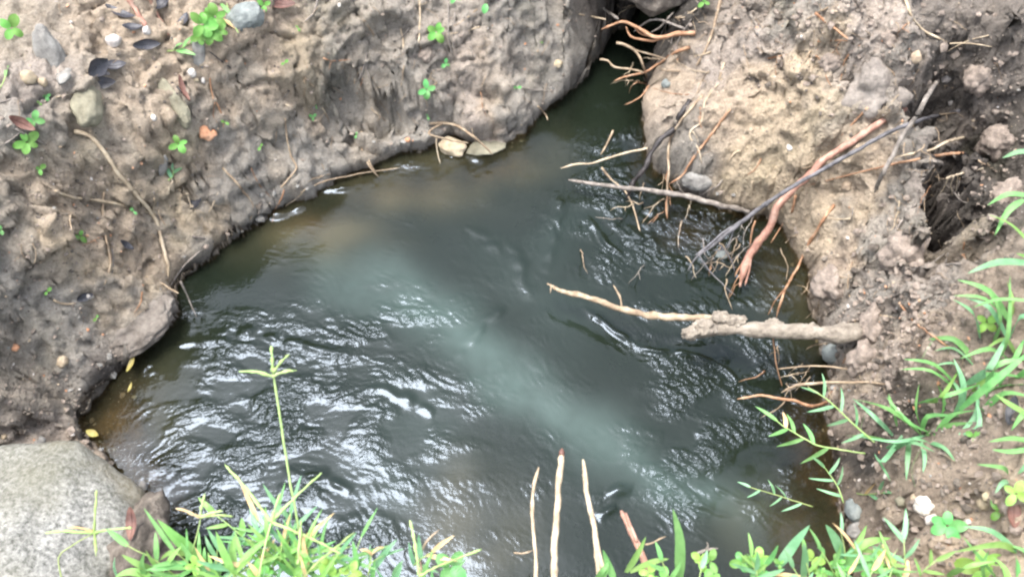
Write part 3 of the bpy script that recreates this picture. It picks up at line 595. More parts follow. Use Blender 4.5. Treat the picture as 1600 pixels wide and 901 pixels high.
# ------------------------------------------------------------------ boulder, clods and stones
def rocks():
    m = N('speckled_boulder'); c = m.coord(); n1 = m.noise(30, 8, .7, c); n2 = m.noise(140, 4, .7, c); n3 = m.noise(5, 4, .6, c)
    col = m.ramp(n2, [(.33, (.075, .075, .068)), (.47, (.185, .185, .17)), (.62, (.31, .305, .28)), (.75, (.43, .42, .395))]); col = m.mixc(.6, col, m.ramp(n1, [(.3, (.55, .55, .55)), (.6, (1.15, 1.15, 1.15))]), 'MULTIPLY')
    vo = m.n('TexVoronoi'); vo.inputs['Scale'].default_value = 120; m.t.links.new(c, vo.inputs['Vector'])
    col = m.mixc(m.mul(m.mul(m.ramp(vo.outputs['Distance'], [(.1, (1, 1, 1)), (.3, (0, 0, 0))]), m.ramp(vo.outputs['Color'], [(.7, (0, 0, 0)), (.8, (1, 1, 1))])), .7), col, (.04, .045, .04))
    x = m.n('SeparateXYZ'); m.t.links.new(c, x.inputs[0]); rim = m.mul(m.mul(x.outputs['Z'], -9), m.mul(n3, 1.6), 'ADD')
    col = m.mixc(m.ramp(rim, [(.35, (0, 0, 0)), (.9, (.85, .85, .85))]), col, (.22, .18, .12)); col = m.mixc(m.ramp(n3, [(.42, (0, 0, 0)), (.7, (.6, .6, .6))]), col, (.13, .125, .085))
    m.t.links.new(col, m.b.inputs['Base Color']); m.b.inputs['Roughness'].default_value = .85; m.b.inputs['Specular IOR Level'].default_value = .25
    m.t.links.new(m.bump(m.mul(n1, m.mul(n2, .4), 'ADD'), .006), m.b.inputs['Normal'])
    o = lump('boulder', P(-18, 935, .12), (.25, .225, .145), m.m, .2, 5, .22, sink=0); tag(o, 'large pale grey speckled boulder with a rounded brown rim at the water edge', 'boulder')
    M['boulder'] = m.m
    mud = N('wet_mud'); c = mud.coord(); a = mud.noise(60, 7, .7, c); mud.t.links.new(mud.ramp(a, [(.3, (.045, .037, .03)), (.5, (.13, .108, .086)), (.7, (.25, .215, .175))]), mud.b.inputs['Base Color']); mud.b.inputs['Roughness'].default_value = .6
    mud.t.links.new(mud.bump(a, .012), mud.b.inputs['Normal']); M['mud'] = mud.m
    dry = N('dry_clod'); c = dry.coord(); a = dry.noise(70, 7, .7, c); dry.t.links.new(dry.ramp(a, [(.3, (.14, .115, .095)), (.5, (.27, .22, .18)), (.7, (.42, .35, .29))]), dry.b.inputs['Base Color']); dry.b.inputs['Roughness'].default_value = .95
    dry.t.links.new(dry.bump(a, .010), dry.b.inputs['Normal']); M['dry'] = dry.m
    o = lump('mud_clod', P(222, 862, .14), (.048, .075, .055), M['mud'], .1, 4, .4, sink=0, sharp=.3); tag(o, 'brown gritty mud clod wedged between the boulder and the water', 'clod')
    M['dryrock'] = simple('dusty_brown_rock', [(.15,.13,.115),(.25,.22,.19),(.36,.32,.28)], 40, .9, .006, 110).m
    stone('long thin grey stone slab lying down the upper left slope', 78, 85, 34, 82, 32, 'stone', hgt=.4)
    stone('lower grey stone slab just below the long thin one on the upper left', 100, 118, 22, 55, 18, 'stone', hgt=.4)
    stone('rounded muddy green stone set into the left bank beside the black leaves', 138, 160, 46, 84, 12, 'mudstone', hgt=.6, sink=.1, sharp=.1)
    stone('narrow muddy green stone half buried right of the black leaves', 272, 160, 30, 74, 22, 'mudstone', hgt=.35, sink=.35)
    stone('grey stone finger under the bright green leaf cluster', 309, 85, 20, 56, 5, 'stone', hgt=.4)
    stone('smooth blue green stone at the top edge of the left bank', 382, 27, 54, 42, 15, 'bluestone', hgt=.7, sink=.05, sharp=.05)
    stone('orange clay stone in the middle of the left bank', 323, 205, 26, 24, 0, 'red', hgt=.4, sink=.2)
    stone('slim pale grey stone beside a curled green sprout', 255, 258, 13, 38, -15, 'stone', hgt=.5)
    stone('angular grey brown rock jutting from the upper right bank', 1372, 128, 88, 84, -30, 'dryrock', 'embedded_rock', 'rock', .7, .45, .3, .6)
    stone('small rounded blue grey stone under the mud caked branch', 1303, 553, 30, 32, 0, 'bluestone', hgt=1.0, sink=-.1, sharp=.05, rough=.08)
    stone('blue grey stone at the foot of the lower right bank', 1334, 795, 28, 36, 10, 'bluestone', hgt=.6, sink=0)
    stone('dark grey stone just below the blue grey one on the lower right', 1337, 828, 26, 22, 0, 'stone', hgt=.5, sink=.3)
    stone('small teal stone on the shoulder of the right hand clay block', 1041, 130, 14, 14, 0, 'bluestone', hgt=.7)
    stone('grey stone in the shallow riffle below the clay block', 1088, 283, 50, 30, -20, 'stone', hgt=.5)
    stone('pale green stone under the thin water near the pink root', 1128, 398, 22, 16, 10, 'bluestone', hgt=.5)
    stone('ochre stone lying in the shallow water by the upper left shore', 705, 231, 46, 30, -25, 'yellow', hgt=.6, sink=-.25)
    stone('grey stone in the water edge beside the ochre stone', 758, 232, 60, 26, 10, 'mudstone', hgt=.5, sink=-.1)
    stone('pale lump of clay below the fine white rootlets', 665, 84, 26, 32, 0, M['dry'], 'clod', 'clod', .8, 0)
    for lab, px, py, s_, m_ in [('white quartz pebble near the black leaves at upper left',178,65,20,'white'),('larger ochre pebble by the left slab',45,122,22,'yellow'),('smaller ochre pebble right of its larger twin',67,129,14,'yellow'),
        ('white pebble pair upper one above the orange stone',300,114,14,'white'),('tiny yellow pebble between two white ones',307,125,7,'yellow'),('tiny white pebble right of the yellow one',317,126,9,'white'),('white pebble at the tip of the thick pink stem',229,48,15,'white'),
        ('cream pebble in the middle of the left slope',240,184,10,'white'),('tan stone above the orange clay stone',286,175,20,'yellow'),('pale round pebble in the crumbly soil at upper right',1431,90,17,'yellow'),('white chip beside the grey forked stick top',1478,123,14,'white'),
        ('small white chip in the crumbly soil of the right bank',1486,161,8,'white'),('white pebble low on the pale clay block',1233,231,11,'white'),('white chip stuck on the mud caked branch',1196,510,9,'white'),('white speck on the soil above the mud caked branch',1326,478,8,'white'),
        ('blue white shell bit in the hollow of the left bank',140,462,13,'white'),('white pebble by the waterline above the boulder',113,677,9,'white'),('pale stone in the ripples right of the boulder',224,759,15,'stone'),('pinkish pebble at the lip of the upper shore',637,219,9,'red'),
        ('larger white stone on the lower right bank',1442,790,28,'white'),('smaller white stone just below the larger one on the lower right',1455,812,19,'white'),('cream chip above left of the white stones',1428,778,12,'yellow'),('pale flat stone left of the white stones',1408,783,18,'mudstone'),
        ('buff chip right of the white stones',1541,776,13,'yellow'),('buff flake under the buff chip on the lower right',1537,787,18,'yellow'),('white bead of quartz by the grass on the right bank',1384,744,10,'white'),('small white pebble right of the glossy green sprout',1512,815,9,'white'),('small pebble on bare soil at the lower right',1409,832,8,'white'),
        ('dark pebble in the waterside mud at left',62,690,16,'stone'),('yellow pebble in the mud at the left edge',7,682,9,'yellow'),('pale chip in the clay block face near the pink root',1322,291,14,'yellow'),('pale chip in the upper bank over the pool',872,100,14,'yellow'),
        ('orange fleck of clay low on the left bank',24,543,11,'red'),('tan pebble low on the left bank',98,565,17,'yellow'),('small white quartz near the top of the left bank',530,8,7,'white'),('tiny white quartz on the right bank crest',1252,58,6,'white')]:
        stone(lab, px, py, s_, s_ * random.uniform(.75, 1), random.uniform(0, 180), m_, 'pebble', 'pebble', .8, -.1, .2, .3)
    for lab, px, py, a, b in [('round brown soil lump hanging in the dark crevice on the right',1418,388,66,56),('small reddish soil lump under the round one in the crevice',1434,414,26,20),('crumbly clod on the crest of the right bank near the top edge',1300,95,34,28),
        ('crumbly clod left of the grey stick on the right bank',1395,60,30,30),('clod above the dark crevice on the right bank',1530,120,44,36),('clod at the right edge of the crevice mouth',1560,215,50,44),('clod on the right bank near the frame edge',1575,300,46,40),
        ('mud lump gripping the root end of the branch',1362,508,58,36),('mud lump under the branch root on the right',1352,560,54,44),('clod at the foot of the clay wall left of the crevice',1300,440,44,60)]:
        stone(lab, px, py, a, b, random.uniform(0, 90), M['dry'], 'clod', 'clod', .8, .3, .35, .4)
rocks()

def overhang():
    v, f = ICO[5]; u = v * (1 + .22 * perlin(v, .8, 21) + .10 * perlin(v, .3, 22) + .10 * (.5 - worley(v, .3, 23)) + .03 * perlin(v, .08, 24))[:, None] * np.array([.075, .048, .026])
    o = mesh('soil_ledge', u, f, simple('damp_soil_ledge', [(.10,.085,.07),(.19,.165,.14),(.28,.25,.215)], 45, .9, .008, 120).m); o.location = tuple(P(214, 508, .042)); o.rotation_euler = (.0, -.12, .75); tag(o, 'flat tan soil ledge jutting over the water from the left bank', 'soil ledge')
    v, f = ICO[5]; u = v * (1 + .25 * perlin(v, .7, 1) + .12 * perlin(v, .3, 2) + .15 * (.5 - worley(v, .35, 3)) + .04 * perlin(v, .1, 4))[:, None] * np.array([.13, .10, .07])
    o = mesh('shade_lump', u, f, M['mud']); o.location = tuple(P(1030, -52, .22)); tag(o, 'dark soil lump added to shade the channel mouth between the two banks', 'soil ledge')  # lump added to block sky light and reflections at the channel mouth
overhang()
# ------------------------------------------------------------------ roots and sticks
def roots():
    R = root
    R('pale forked root trailing down the left bank to the water', [(115,205),(140,212),(160,235),(185,270),(215,305),(245,345),(252,380),(262,415),(262,438)], .0042, .0032, 'pale', forks=[([(85,298),(110,308),(150,312),(200,322),(234,332)], .0025, .0034)])
    R('thin tan root hanging below the fork on the left bank', [(163,300),(160,330),(165,370),(172,410),(163,445)], .0020, .0024, 'tan')
    R('short orange root near the orange stone on the left bank', [(328,122),(333,150),(345,175),(350,203)], .0015, .0018, 'orange', forks=[([(335,160),(333,180),(340,192)], .001, .001)])
    R('tan root pointing to the water right of the pale forked root', [(348,262),(372,288),(382,302),(412,333)], .0022, .0028, 'tan', forks=[([(378,298),(395,320),(390,345)], .0012, .0008)])
    R('brown branching root hanging over the middle of the left bank', [(445,185),(447,210),(455,245),(463,262),(445,285),(425,308)], .0018, .0022, 'tan')
    R('small grey root right of the branching root on the left bank', [(460,172),(462,195),(472,222)], .0016, .0012, 'grey')
    R('tan root dipping into the water at the upper left shore', [(565,205),(566,235),(578,262,.03),(592,277,.01)], .0024, .0018, 'tan', forks=[([(576,250),(584,265,.03),(588,272,.015)], .0014, .001)])
    R('knotty tan root arching along the shore below the overhang', [(672,193),(705,193),(735,210,.07),(752,224,.05),(770,242,.03)], .0034, .0022, 'tan', forks=[([(690,194),(670,208,.08),(700,218,.05),(733,224,.03)], .0026, .0018)])
    R('yellow rootlet dangling beside the ochre stone', [(682,214,.05),(683,235,.03),(688,256,.01)], .0018, .0012, 'pale')
    R('straw coloured stem hanging straight from the top of the bank', [(655,-5),(656,30),(655,68)], .0022, .002, 'pale')
    R('grey tangle of rootlets under the straw coloured stem', [(648,50),(650,75),(645,92),(655,105)], .0016, .001, 'grey', forks=[([(655,62),(662,82),(655,98)], .001, .0007), ([(650,60),(640,80),(648,112)], .001, .0007)])
    R('short whitish rootlet left of the straw coloured stem', [(626,45),(630,62),(631,76)], .0018, .0016, 'pale')
    R('whitish rootlet right of the green star seedling', [(711,22),(709,50),(709,72)], .0018, .0014, 'grey')
    R('grey root behind the green star seedling', [(702,-5),(700,40),(702,65),(708,88)], .0018, .0012, 'grey')
    R('forked rootlet on the dark face of the upper bank', [(573,82),(566,112),(549,144)], .0018, .0016, 'grey', forks=[([(572,90),(573,110),(580,128)], .0013, .0009)])
    R('short pale root at the top edge of the bank', [(497,-5),(490,20),(476,34)], .0024, .0018, 'grey')
    R('thick pinkish stem stub at the top left with a white tip', [(200,-5),(212,14),(228,42)], .0052, .0046, 'pink', 'stem_stub', 'stem')
    R('brown stem beside the pinkish stub at the top left', [(232,-5),(246,24),(264,54)], .0034, .0026, 'pink', 'stem_stub', 'stem')
    R('pair of crossing grey roots at the left frame edge', [(-5,178),(25,200),(45,212),(72,226)], .0026, .002, 'grey', forks=[([(-5,232),(18,218),(35,203)], .002, .0018), ([(-5,162),(10,158),(18,155)], .0015, .001)])
    R('short tan twig pointing over the water from the left lobe', [(228,432),(254,444),(279,458,.07)], .0020, .0014, 'tan')
    R('brown twig drooping into the water at the left shore', [(282,440,.08),(292,460,.05),(300,480,.03),(308,497,.01)], .0021, .0012, 'grey')
    R('dark root hugging the shore above the left lobe', [(333,376),(305,398),(282,420),(266,446)], .0028, .002, 'grey', forks=[([(300,369),(318,372),(333,376)], .0016, .002)])
    R('short straw under the shell bit in the left hollow', [(84,468),(102,474),(118,473)], .0022, .0016, 'pale')
    R('small curled root at the waterline of the upper bank', [(840,166),(852,178),(856,188,.02)], .002, .0013, 'tan')
    R('tiny hooked root at the upper bank edge by the channel', [(862,145),(874,150),(882,144,.03)], .0016, .001, 'tan')
    R('pale twig ending in a round leaf on the upper bank', [(815,138),(835,140),(856,143)], .0013, .0012, 'grey')
    R('short pale straw on the left slope', [(87,152),(104,149),(121,146)], .001, .0009, 'pale')
    R('thin dark twig above the orange stone', [(316,72),(340,90),(362,108)], .0012, .001, 'black')
    R('thin grey root crossing the pale fork', [(240,300),(247,320),(245,350)], .0016, .0012, 'grey')
    R('short tan rootlet on the bank under the dark hollow', [(475,120),(484,130),(491,137)], .002, .0015, 'tan')
    R('pale rootlet lying across the bank centre', [(446,163),(456,168),(462,171)], .0018, .0012, 'pale')
    R('brown leaf stalk on the upper left slope', [(268,130),(282,142),(297,158)], .0028, .0016, 'black')
    R('flat brown root washed by the water at the upper left shore', [(470,300,.02),(510,282,.015),(560,272,.01),(625,262,.005)], .0018, .0012, 'tan')
    # channel mouth
    R('pale twig poking from the bank beside the channel mouth', [(905,23),(925,26),(946,31,.2)], .0022, .0018, 'pale')
    R('grey root at the top of the channel mouth', [(918,-6),(944,14),(966,30,.19)], .0036, .003, 'grey')
    R('bright orange forked root reaching across the channel mouth', [(1086,53),(1060,52,.2),(1040,58,.19),(1020,58,.18),(1005,48,.18),(990,40,.18),(972,34,.18),(955,40,.17),(940,46,.16)], .0048, .0026, 'orange', forks=[([(1040,58,.19),(1020,64,.17),(1000,61,.16),(985,57,.16),(978,42,.16)], .0032, .002), ([(990,40,.18),(1000,52,.17),(1015,57,.175)], .0018, .0014)])
    R('greenish grey root arching behind the orange forked root', [(1082,52),(1068,44,.19),(1050,38,.18),(1025,30,.17),(1008,36,.15),(990,50,.12)], .0032, .002, 'grey')
    R('steep grey root above the channel mouth', [(1068,3),(1048,24,.2),(1032,42,.18),(1012,54,.15)], .0026, .0018, 'grey')
    R('hooked tan root over the channel below the orange one', [(963,67,.14),(980,72,.14),(995,82,.13),(1005,104,.12),(1011,122)], .0032, .002, 'tan', forks=[([(993,78,.13),(1015,85,.13),(1042,93)], .0018, .0016)])
    R('curled tan root tip over the dark channel', [(937,93,.1),(950,95,.1),(961,105,.1),(985,108,.1),(1006,114,.1)], .0022, .0022, 'tan')
    R('orange root leaving the clay block toward the channel', [(1078,74),(1058,82),(1042,91),(1028,102),(1010,112,.1),(980,119,.09),(959,127,.08)], .0036, .0018, 'orange')
    R('small reddish rootlets under the clay block corner', [(1014,133),(1002,150,.07),(988,159,.06),(976,164,.05)], .0022, .0012, 'orange', forks=[([(1010,132),(995,129,.08),(986,136,.07),(983,146,.05)], .0015, .001)])
    for a, b, d in (((1072,20),(1050,60,.1),(1045,95,.08)), ((1080,30),(1062,62,.12),(1054,90,.1)), ((1066,12),(1040,40,.1),(1022,80,.06))):
        R('fine dark rootlet hanging in the shade of the channel mouth', [a, b, d], .0015, .0008, 'grey', group='dark rootlets in the channel mouth')
    R('long tan root running down from the top of the right bank', [(1128,-6),(1120,20),(1113,50),(1104,76),(1088,104)], .0036, .0018, 'tan')
    R('zigzag pale yellow root down the clay block', [(1132,98),(1124,122),(1110,147),(1101,162),(1096,190),(1080,203),(1078,216),(1090,230),(1097,256)], .0024, .0016, 'pale', forks=[([(1110,147),(1120,134),(1130,122)], .0016, .0014), ([(1080,204),(1088,212),(1091,224)], .0012, .001)])
    R('black wet root bending from the clay block into the water', [(1080,158),(1062,180),(1055,200),(1032,218,.10),(1018,240,.08),(1006,265,.06),(988,288,.03),(978,312,.0)], .0062, .0048, 'black', knob=.4)
    R('light brown root following the black one into the riffle', [(1097,150),(1080,170),(1060,194),(1049,215),(1045,240),(1045,266,.06),(1042,295,.03),(1043,335,.01)], .0034, .002, 'tan', forks=[([(1046,262,.06),(1040,280,.04),(1052,300,.02)], .0015, .001, 'orange')])
    R('straight orange root slanting down the clay block', [(1140,171),(1120,198),(1100,225),(1080,251,.08),(1065,275,.06),(1046,287,.04)], .0030, .002, 'orange')
    R('short curled pale root in the clay block face', [(1157,236),(1147,240),(1137,254)], .0026, .0018, 'pale')
    R('long pale twig reaching out over the channel water', [(1012,232,.08),(985,237,.07),(955,246,.06),(925,255,.05),(905,256,.05),(876,263,.04)], .0026, .0020, 'pale')
    R('submerged brown twig under the long pale twig', [(958,204,.01),(948,225,.005),(938,243,.0)], .0026, .0015, 'tan')
    R('long grey white stick lying from the riffle into the pool', [(1170,328),(1120,320,.05),(1080,308,.05),(1030,300,.045),(980,294,.04),(930,288,.035),(888,281,.03)], .0062, .0036, 'grey', 'stick', 'stick', knob=.3)
    R('thin brown root under the grey white stick', [(940,262,.02),(955,280,.015),(975,297,.01),(990,325,.005),(1000,362,.0)], .0022, .0016, 'tan')
    R('orange root tip dipping in the riffle', [(1043,305,.03),(1041,322,.02),(1043,342,.005)], .0022, .0014, 'orange')
    # right bank
    R('thick peeled pink root slanting from the crevice into the pool', [(1415,170),(1370,195,.26),(1330,222,.23),(1290,248,.2),(1262,276,.17),(1235,300,.14),(1215,322,.12),(1205,350,.09),(1185,380,.06),(1168,405,.045),(1160,430,.03),(1156,448,.02)], .0060, .0082, 'pink', knob=.2, wander=.002, forks=[([(1190,372,.07),(1175,392,.05),(1160,412,.04),(1148,432,.02)], .0026, .0016, 'orange'), ([(1180,345,.08),(1174,362,.07),(1172,385,.05)], .002, .0015, 'orange'), ([(1172,400,.05),(1170,425,.03),(1164,446,.02)], .003, .002, 'pink')], fname='root_strand')
    R('long blue grey branch crossing the pink root to the water', [(1500,174),(1465,180),(1425,192,.3),(1380,212,.27),(1330,240,.24),(1290,262,.21),(1240,291,.18),(1200,316,.15),(1160,346,.11),(1130,370,.08),(1108,388,.06),(1090,400,.05)], .0034, .0044, 'slate', 'branch', 'branch', knob=.2,
        forks=[([(1200,318,.15),(1165,342,.11),(1135,360,.09),(1105,385,.06),(1088,398,.05)], .003, .003), ([(1100,392,.06),(1085,405,.04),(1074,424,.02)], .002, .001), ([(1092,398,.05),(1110,425,.03),(1135,450,.02),(1150,462,.01)], .0016, .001), ([(1120,378,.07),(1140,400,.05),(1148,425,.03)], .0014, .0009), ([(1150,352,.1),(1135,385,.06),(1112,392,.05)], .0014, .001)], fname='twig')
    R('grey stick leaning across the dark crevice', [(1465,125),(1446,155,.38),(1430,184,.36),(1408,216,.33),(1390,250,.30),(1378,275,.28),(1367,300)], .0042, .0038, 'grey', 'stick', 'stick', knob=.3)
    R('pale root bridging the crevice below the grey stick', [(1506,214),(1480,222,.3),(1450,236,.29),(1412,243,.28),(1394,248,.27)], .0028, .0024, 'pale')
    R('orange root in the crevice running on as a hair thin strand', [(1505,240),(1470,242,.27),(1430,250,.25),(1400,256,.24),(1350,268),(1300,279),(1258,291)], .0030, .0008, 'orange')
    R('white root stub with fine hairs at the right of the crevice', [(1536,262),(1505,270),(1478,279,.33)], .0024, .002, 'pale', forks=[([(1482,277,.33),(1476,292,.3),(1466,305,.26)], .001, .0006), ([(1490,275,.33),(1486,290,.3),(1488,306,.26)], .001, .0006), ([(1497,273,.33),(1496,285,.3),(1494,298,.27)], .0009, .0005)])
    R('curved pale root near the crest of the right bank', [(1413,-5),(1422,20),(1440,45),(1465,60),(1487,69)], .0030, .0016, 'pale', forks=[([(1484,68),(1515,68),(1550,73)], .0014, .0008), ([(1545,55),(1512,64),(1478,82)], .001, .001)])
    R('orange twig pointing down the crest of the right bank', [(1274,22),(1300,42),(1327,62)], .0028, .0016, 'orange')
    R('small level twig below the orange twig on the right crest', [(1277,65),(1300,63),(1325,64)], .0016, .001, 'orange')
    R('short orange rootlet above the clay block', [(1200,92),(1214,89),(1229,85)], .0020, .001, 'orange')
    R('short pale twig near the top of the right bank', [(1222,42),(1232,33),(1242,24)], .0016, .0012, 'tan')
    R('short orange root beside the embedded rock', [(1356,168),(1336,188),(1315,212)], .0020, .0016, 'orange')
    R('orange root hanging down the clay wall to the pool', [(1303,320),(1285,345),(1265,380),(1245,420),(1226,455,.06),(1213,496,.02)], .0032, .0022, 'orange', forks=[([(1228,450,.07),(1210,472,.04),(1200,492,.01)], .0014, .001)])
    R('short orange root between the pink root and the clay wall', [(1243,305),(1238,330),(1220,356),(1204,380)], .0026, .0014, 'orange')
    R('tan stick with a side twig reaching far into the pool', [(1135,494,.09),(1090,497,.085),(1040,495,.08),(990,488,.075),(950,475,.07),(915,463,.065),(880,455,.06),(855,443,.055)], .0074, .0046, 'tan', 'stick', 'stick', knob=.32, forks=[([(972,480,.072),(968,462,.085),(958,445,.09)], .0022, .0014), ([(868,452,.057),(862,447,.06),(860,458,.05)], .003, .002)], fname='twig')
    o = R('thick mud caked branch ending in the pool', [(1345,520,.14),(1300,520,.13),(1240,515,.12),(1180,513,.11),(1120,512,.10),(1085,517,.095),(1066,527,.09)], .0150, .0125, 'mudbark', 'branch', 'branch', knob=.24, wander=.002)
    for px, py, s_ in ((1100,512,.017),(1125,497,.015),(1150,502,.015),(1210,508,.013),(1265,516,.014),(1080,520,.014),(1320,518,.018)): lump('mud_crust', P(px, py, .112), (s_ * 1.2, s_ * .85, s_ * .8), 'mudbark', 0, 4, .4, parent=o, sink=0)
    R('thin tan root under the branch nearest the water', [(1338,578),(1300,573,.1),(1260,572,.09),(1215,576,.07)], .0016, .0014, 'tan')
    R('pale root forking from the mud below the branch', [(1405,602),(1350,597),(1300,597,.12),(1250,601,.09),(1221,613,.06)], .0018, .0028, 'tan')
    R('wavy rust brown root lowest of the three by the branch', [(1293,628),(1268,634,.08),(1240,625,.07),(1215,622,.06),(1190,617,.05),(1152,623,.03)], .0034, .0022, 'orange')
    R('thin rust root lying across the soil of the right bank', [(1405,473),(1425,500),(1455,522),(1480,540),(1508,558)], .0018, .0012, 'orange')
    R('thin brown root on the soil by the branch end', [(1352,490),(1375,492),(1402,497)], .0016, .001, 'tan')
    R('pale scratchy rootlet in the wall over the branch', [(1397,440),(1384,455),(1368,474)], .0014, .001, 'pale')
    R('long fine root hanging on the wall left of the crevice', [(1332,408),(1325,435),(1326,460),(1336,482)], .0015, .001, 'tan')
    R('grey root at the foot of the crevice', [(1432,318),(1410,344),(1395,372)], .0020, .0014, 'grey')
    R('pair of grey rootlets right of the round soil lump', [(1502,413),(1478,414,.3),(1452,420)], .0016, .0012, 'grey', forks=[([(1476,396),(1462,406,.25),(1448,418)], .0013, .0009)])
    R('fine root hanging below the mud caked branch', [(1208,528,.09),(1212,560,.06),(1222,604,.01)], .0014, .0009, 'orange')
    R('short root just under the mud caked branch', [(1292,536),(1270,540,.09),(1258,547,.08)], .0018, .001, 'tan')
    R('thin white root in the soil under the right hand grass', [(1465,700),(1480,712),(1492,722)], .0012, .001, 'pale')
    # sticks from the near bank
    R('left and thinnest of the upright sticks at the bottom', [(838,925,.36),(837,880,.35),(833,830,.35),(832,775,.36),(842,729,.37)], .0026, .0024, 'pale', 'stick', 'stick')
    R('thickest and tallest upright stick at the bottom with a dark tip', [(866,940,.35),(866,880,.35),(868,820,.36),(873,760,.37),(878,702,.38)], .0048, .0040, 'pale', 'stick', 'stick', forks=[([(877.5,712,.378),(878,700,.381)], .0044, .0036, 'leaf_brown')], fname='stick_tip')
    R('bent upright stick third from the left at the bottom', [(936,935,.35),(933,870,.35),(929,825,.355),(918,775,.36),(911,717,.37)], .0038, .0034, 'pale', 'stick', 'stick', forks=[([(932,840,.355),(940,880,.35),(950,925,.34)], .0026, .0026)], fname='side_stick')
    R('split reddish stick right of the pale ones at the bottom', [(1026,935,.35),(1008,880,.35),(992,840,.35),(970,797,.36)], .0050, .0038, 'pink', 'stick', 'stick', forks=[([(995,845,.357),(985,820,.36),(978,800,.365)], .0024, .0018, 'pink')], fname='split_strand')
    R('small level twig crossing left of the upright sticks', [(803,863,.34),(816,864,.34),(832,859,.34)], .0013, .001, 'tan')
    R('small twig rising right of the reddish stick', [(1008,850,.34),(1022,846,.34),(1041,837,.35)], .0015, .001, 'tan')
    R('brown curled twig beside the thin green spike at the bottom', [(662,905,.36),(657,868,.37),(667,845,.38),(686,827,.38)], .0018, .0014, 'tan')
    R('dry brown twig in the clover at the bottom', [(1085,868,.35),(1100,860,.36),(1122,856,.36)], .0026, .0018, 'grey', forks=[([(1103,858,.36),(1105,850,.365),(1104,846,.37)], .0015, .001)])
roots()
def rootlets():
    random.seed(5)
    for where, px0, py0, sx, sy, n_, a0, zz in (('around the channel mouth', 1050, 60, 40, 45, 12, 3.3, .10), ('over the riffle under the clay block', 1080, 310, 60, 40, 14, 4.2, .03), ('where the branch meets the water', 1150, 400, 45, 30, 12, 4.3, .03),
            ('in the dark crevice on the right', 1460, 260, 40, 80, 16, 4.4, None), ('on the clay wall of the right bank', 1290, 380, 50, 80, 12, 4.2, None), ('under the mud caked branch', 1230, 570, 45, 30, 9, 4.0, .03), ('on the crumbly crest of the right bank', 1300, 60, 130, 50, 10, 4.0, None),
            ('on the dark upper face of the left bank', 620, 110, 110, 60, 12, 4.6, None), ('along the upper left shore', 440, 300, 90, 40, 9, 4.2, None), ('on the lower left bank', 180, 420, 90, 80, 7, 4.6, None)):
        for i in range(n_ + 5):
            px, py = random.gauss(px0, sx), random.gauss(py0, sy)
            if zz is None and hit(px, py)[0].z < .02: continue
            a = random.gauss(a0, .7); L = random.uniform(22, 60); pts = []
            for t in (0, .3, .65, 1):
                a += random.gauss(0, .25); px += math.cos(a) * L * .33 * (t > 0); py -= math.sin(a) * L * .33 * (t > 0)
                pts.append((px, py) if zz is None or t == 0 else (px, py, max(.004, zz * (1.3 - t))))
            m_ = random.choice(['tan', 'grey', 'orange', 'tan', 'pale']); w_ = dict(tan='tan', grey='grey', orange='rust brown', pale='pale')[m_]
            fk = [([pts[1], (pts[1][0] + random.gauss(0, 10), pts[1][1] + random.uniform(5, 16), *pts[1][2:])], .0008, .0005)] if i % 2 else []
            root(f'thin {w_} rootlet{" with a fork" if fk else ""} {where}', pts, random.uniform(.0009, .0019), .0006, m_, 'rootlet', 'root', fk, group='thin rootlets ' + where, wander=.004, fname='root_hair')
rootlets()
# hair roots all over the banks: only fine threads
def fibres():
    V_ = []; Fc = []
    for i in range(240):
        px, py = (random.uniform(1040, 1590), random.uniform(0, 560)) if i % 2 else (random.uniform(0, 900), random.uniform(0, 420))
        if not i % 3: px, py = random.choice([(1440,180),(1470,250),(1420,330),(1200,30),(1060,30),(650,90),(1300,60),(1340,600),(1200,380)]); px += random.gauss(0, 28); py += random.gauss(0, 25)
        l, n_ = hit(px, py)
        if l.z < .03: continue
        L = random.uniform(8, 34); a = random.gauss(-1.5, .8); pts = []
        for t in (0, .35, .7, 1):
            h_, nn = hit(px + math.cos(a) * L * t, py - math.sin(a) * L * t); pts.append(h_ + nn * (.0015 + .004 * math.sin(math.pi * t)) if (h_ - l).length < .05 else l + Vector((math.cos(a), math.sin(a), -.4)) * L * .001 * t)
        v, f = tube_data(pts, random.uniform(.0004, .0009), .0004, .003, 0, 4, .01); b = len(V_); V_ += v; Fc += [tuple(k + b for k in q) for q in f]
    o = mesh('root_hairs', V_, Fc, M['tan']); tag(o, 'fine hair roots threading the soil of both banks', 'hair roots', kind='stuff')
fibres()

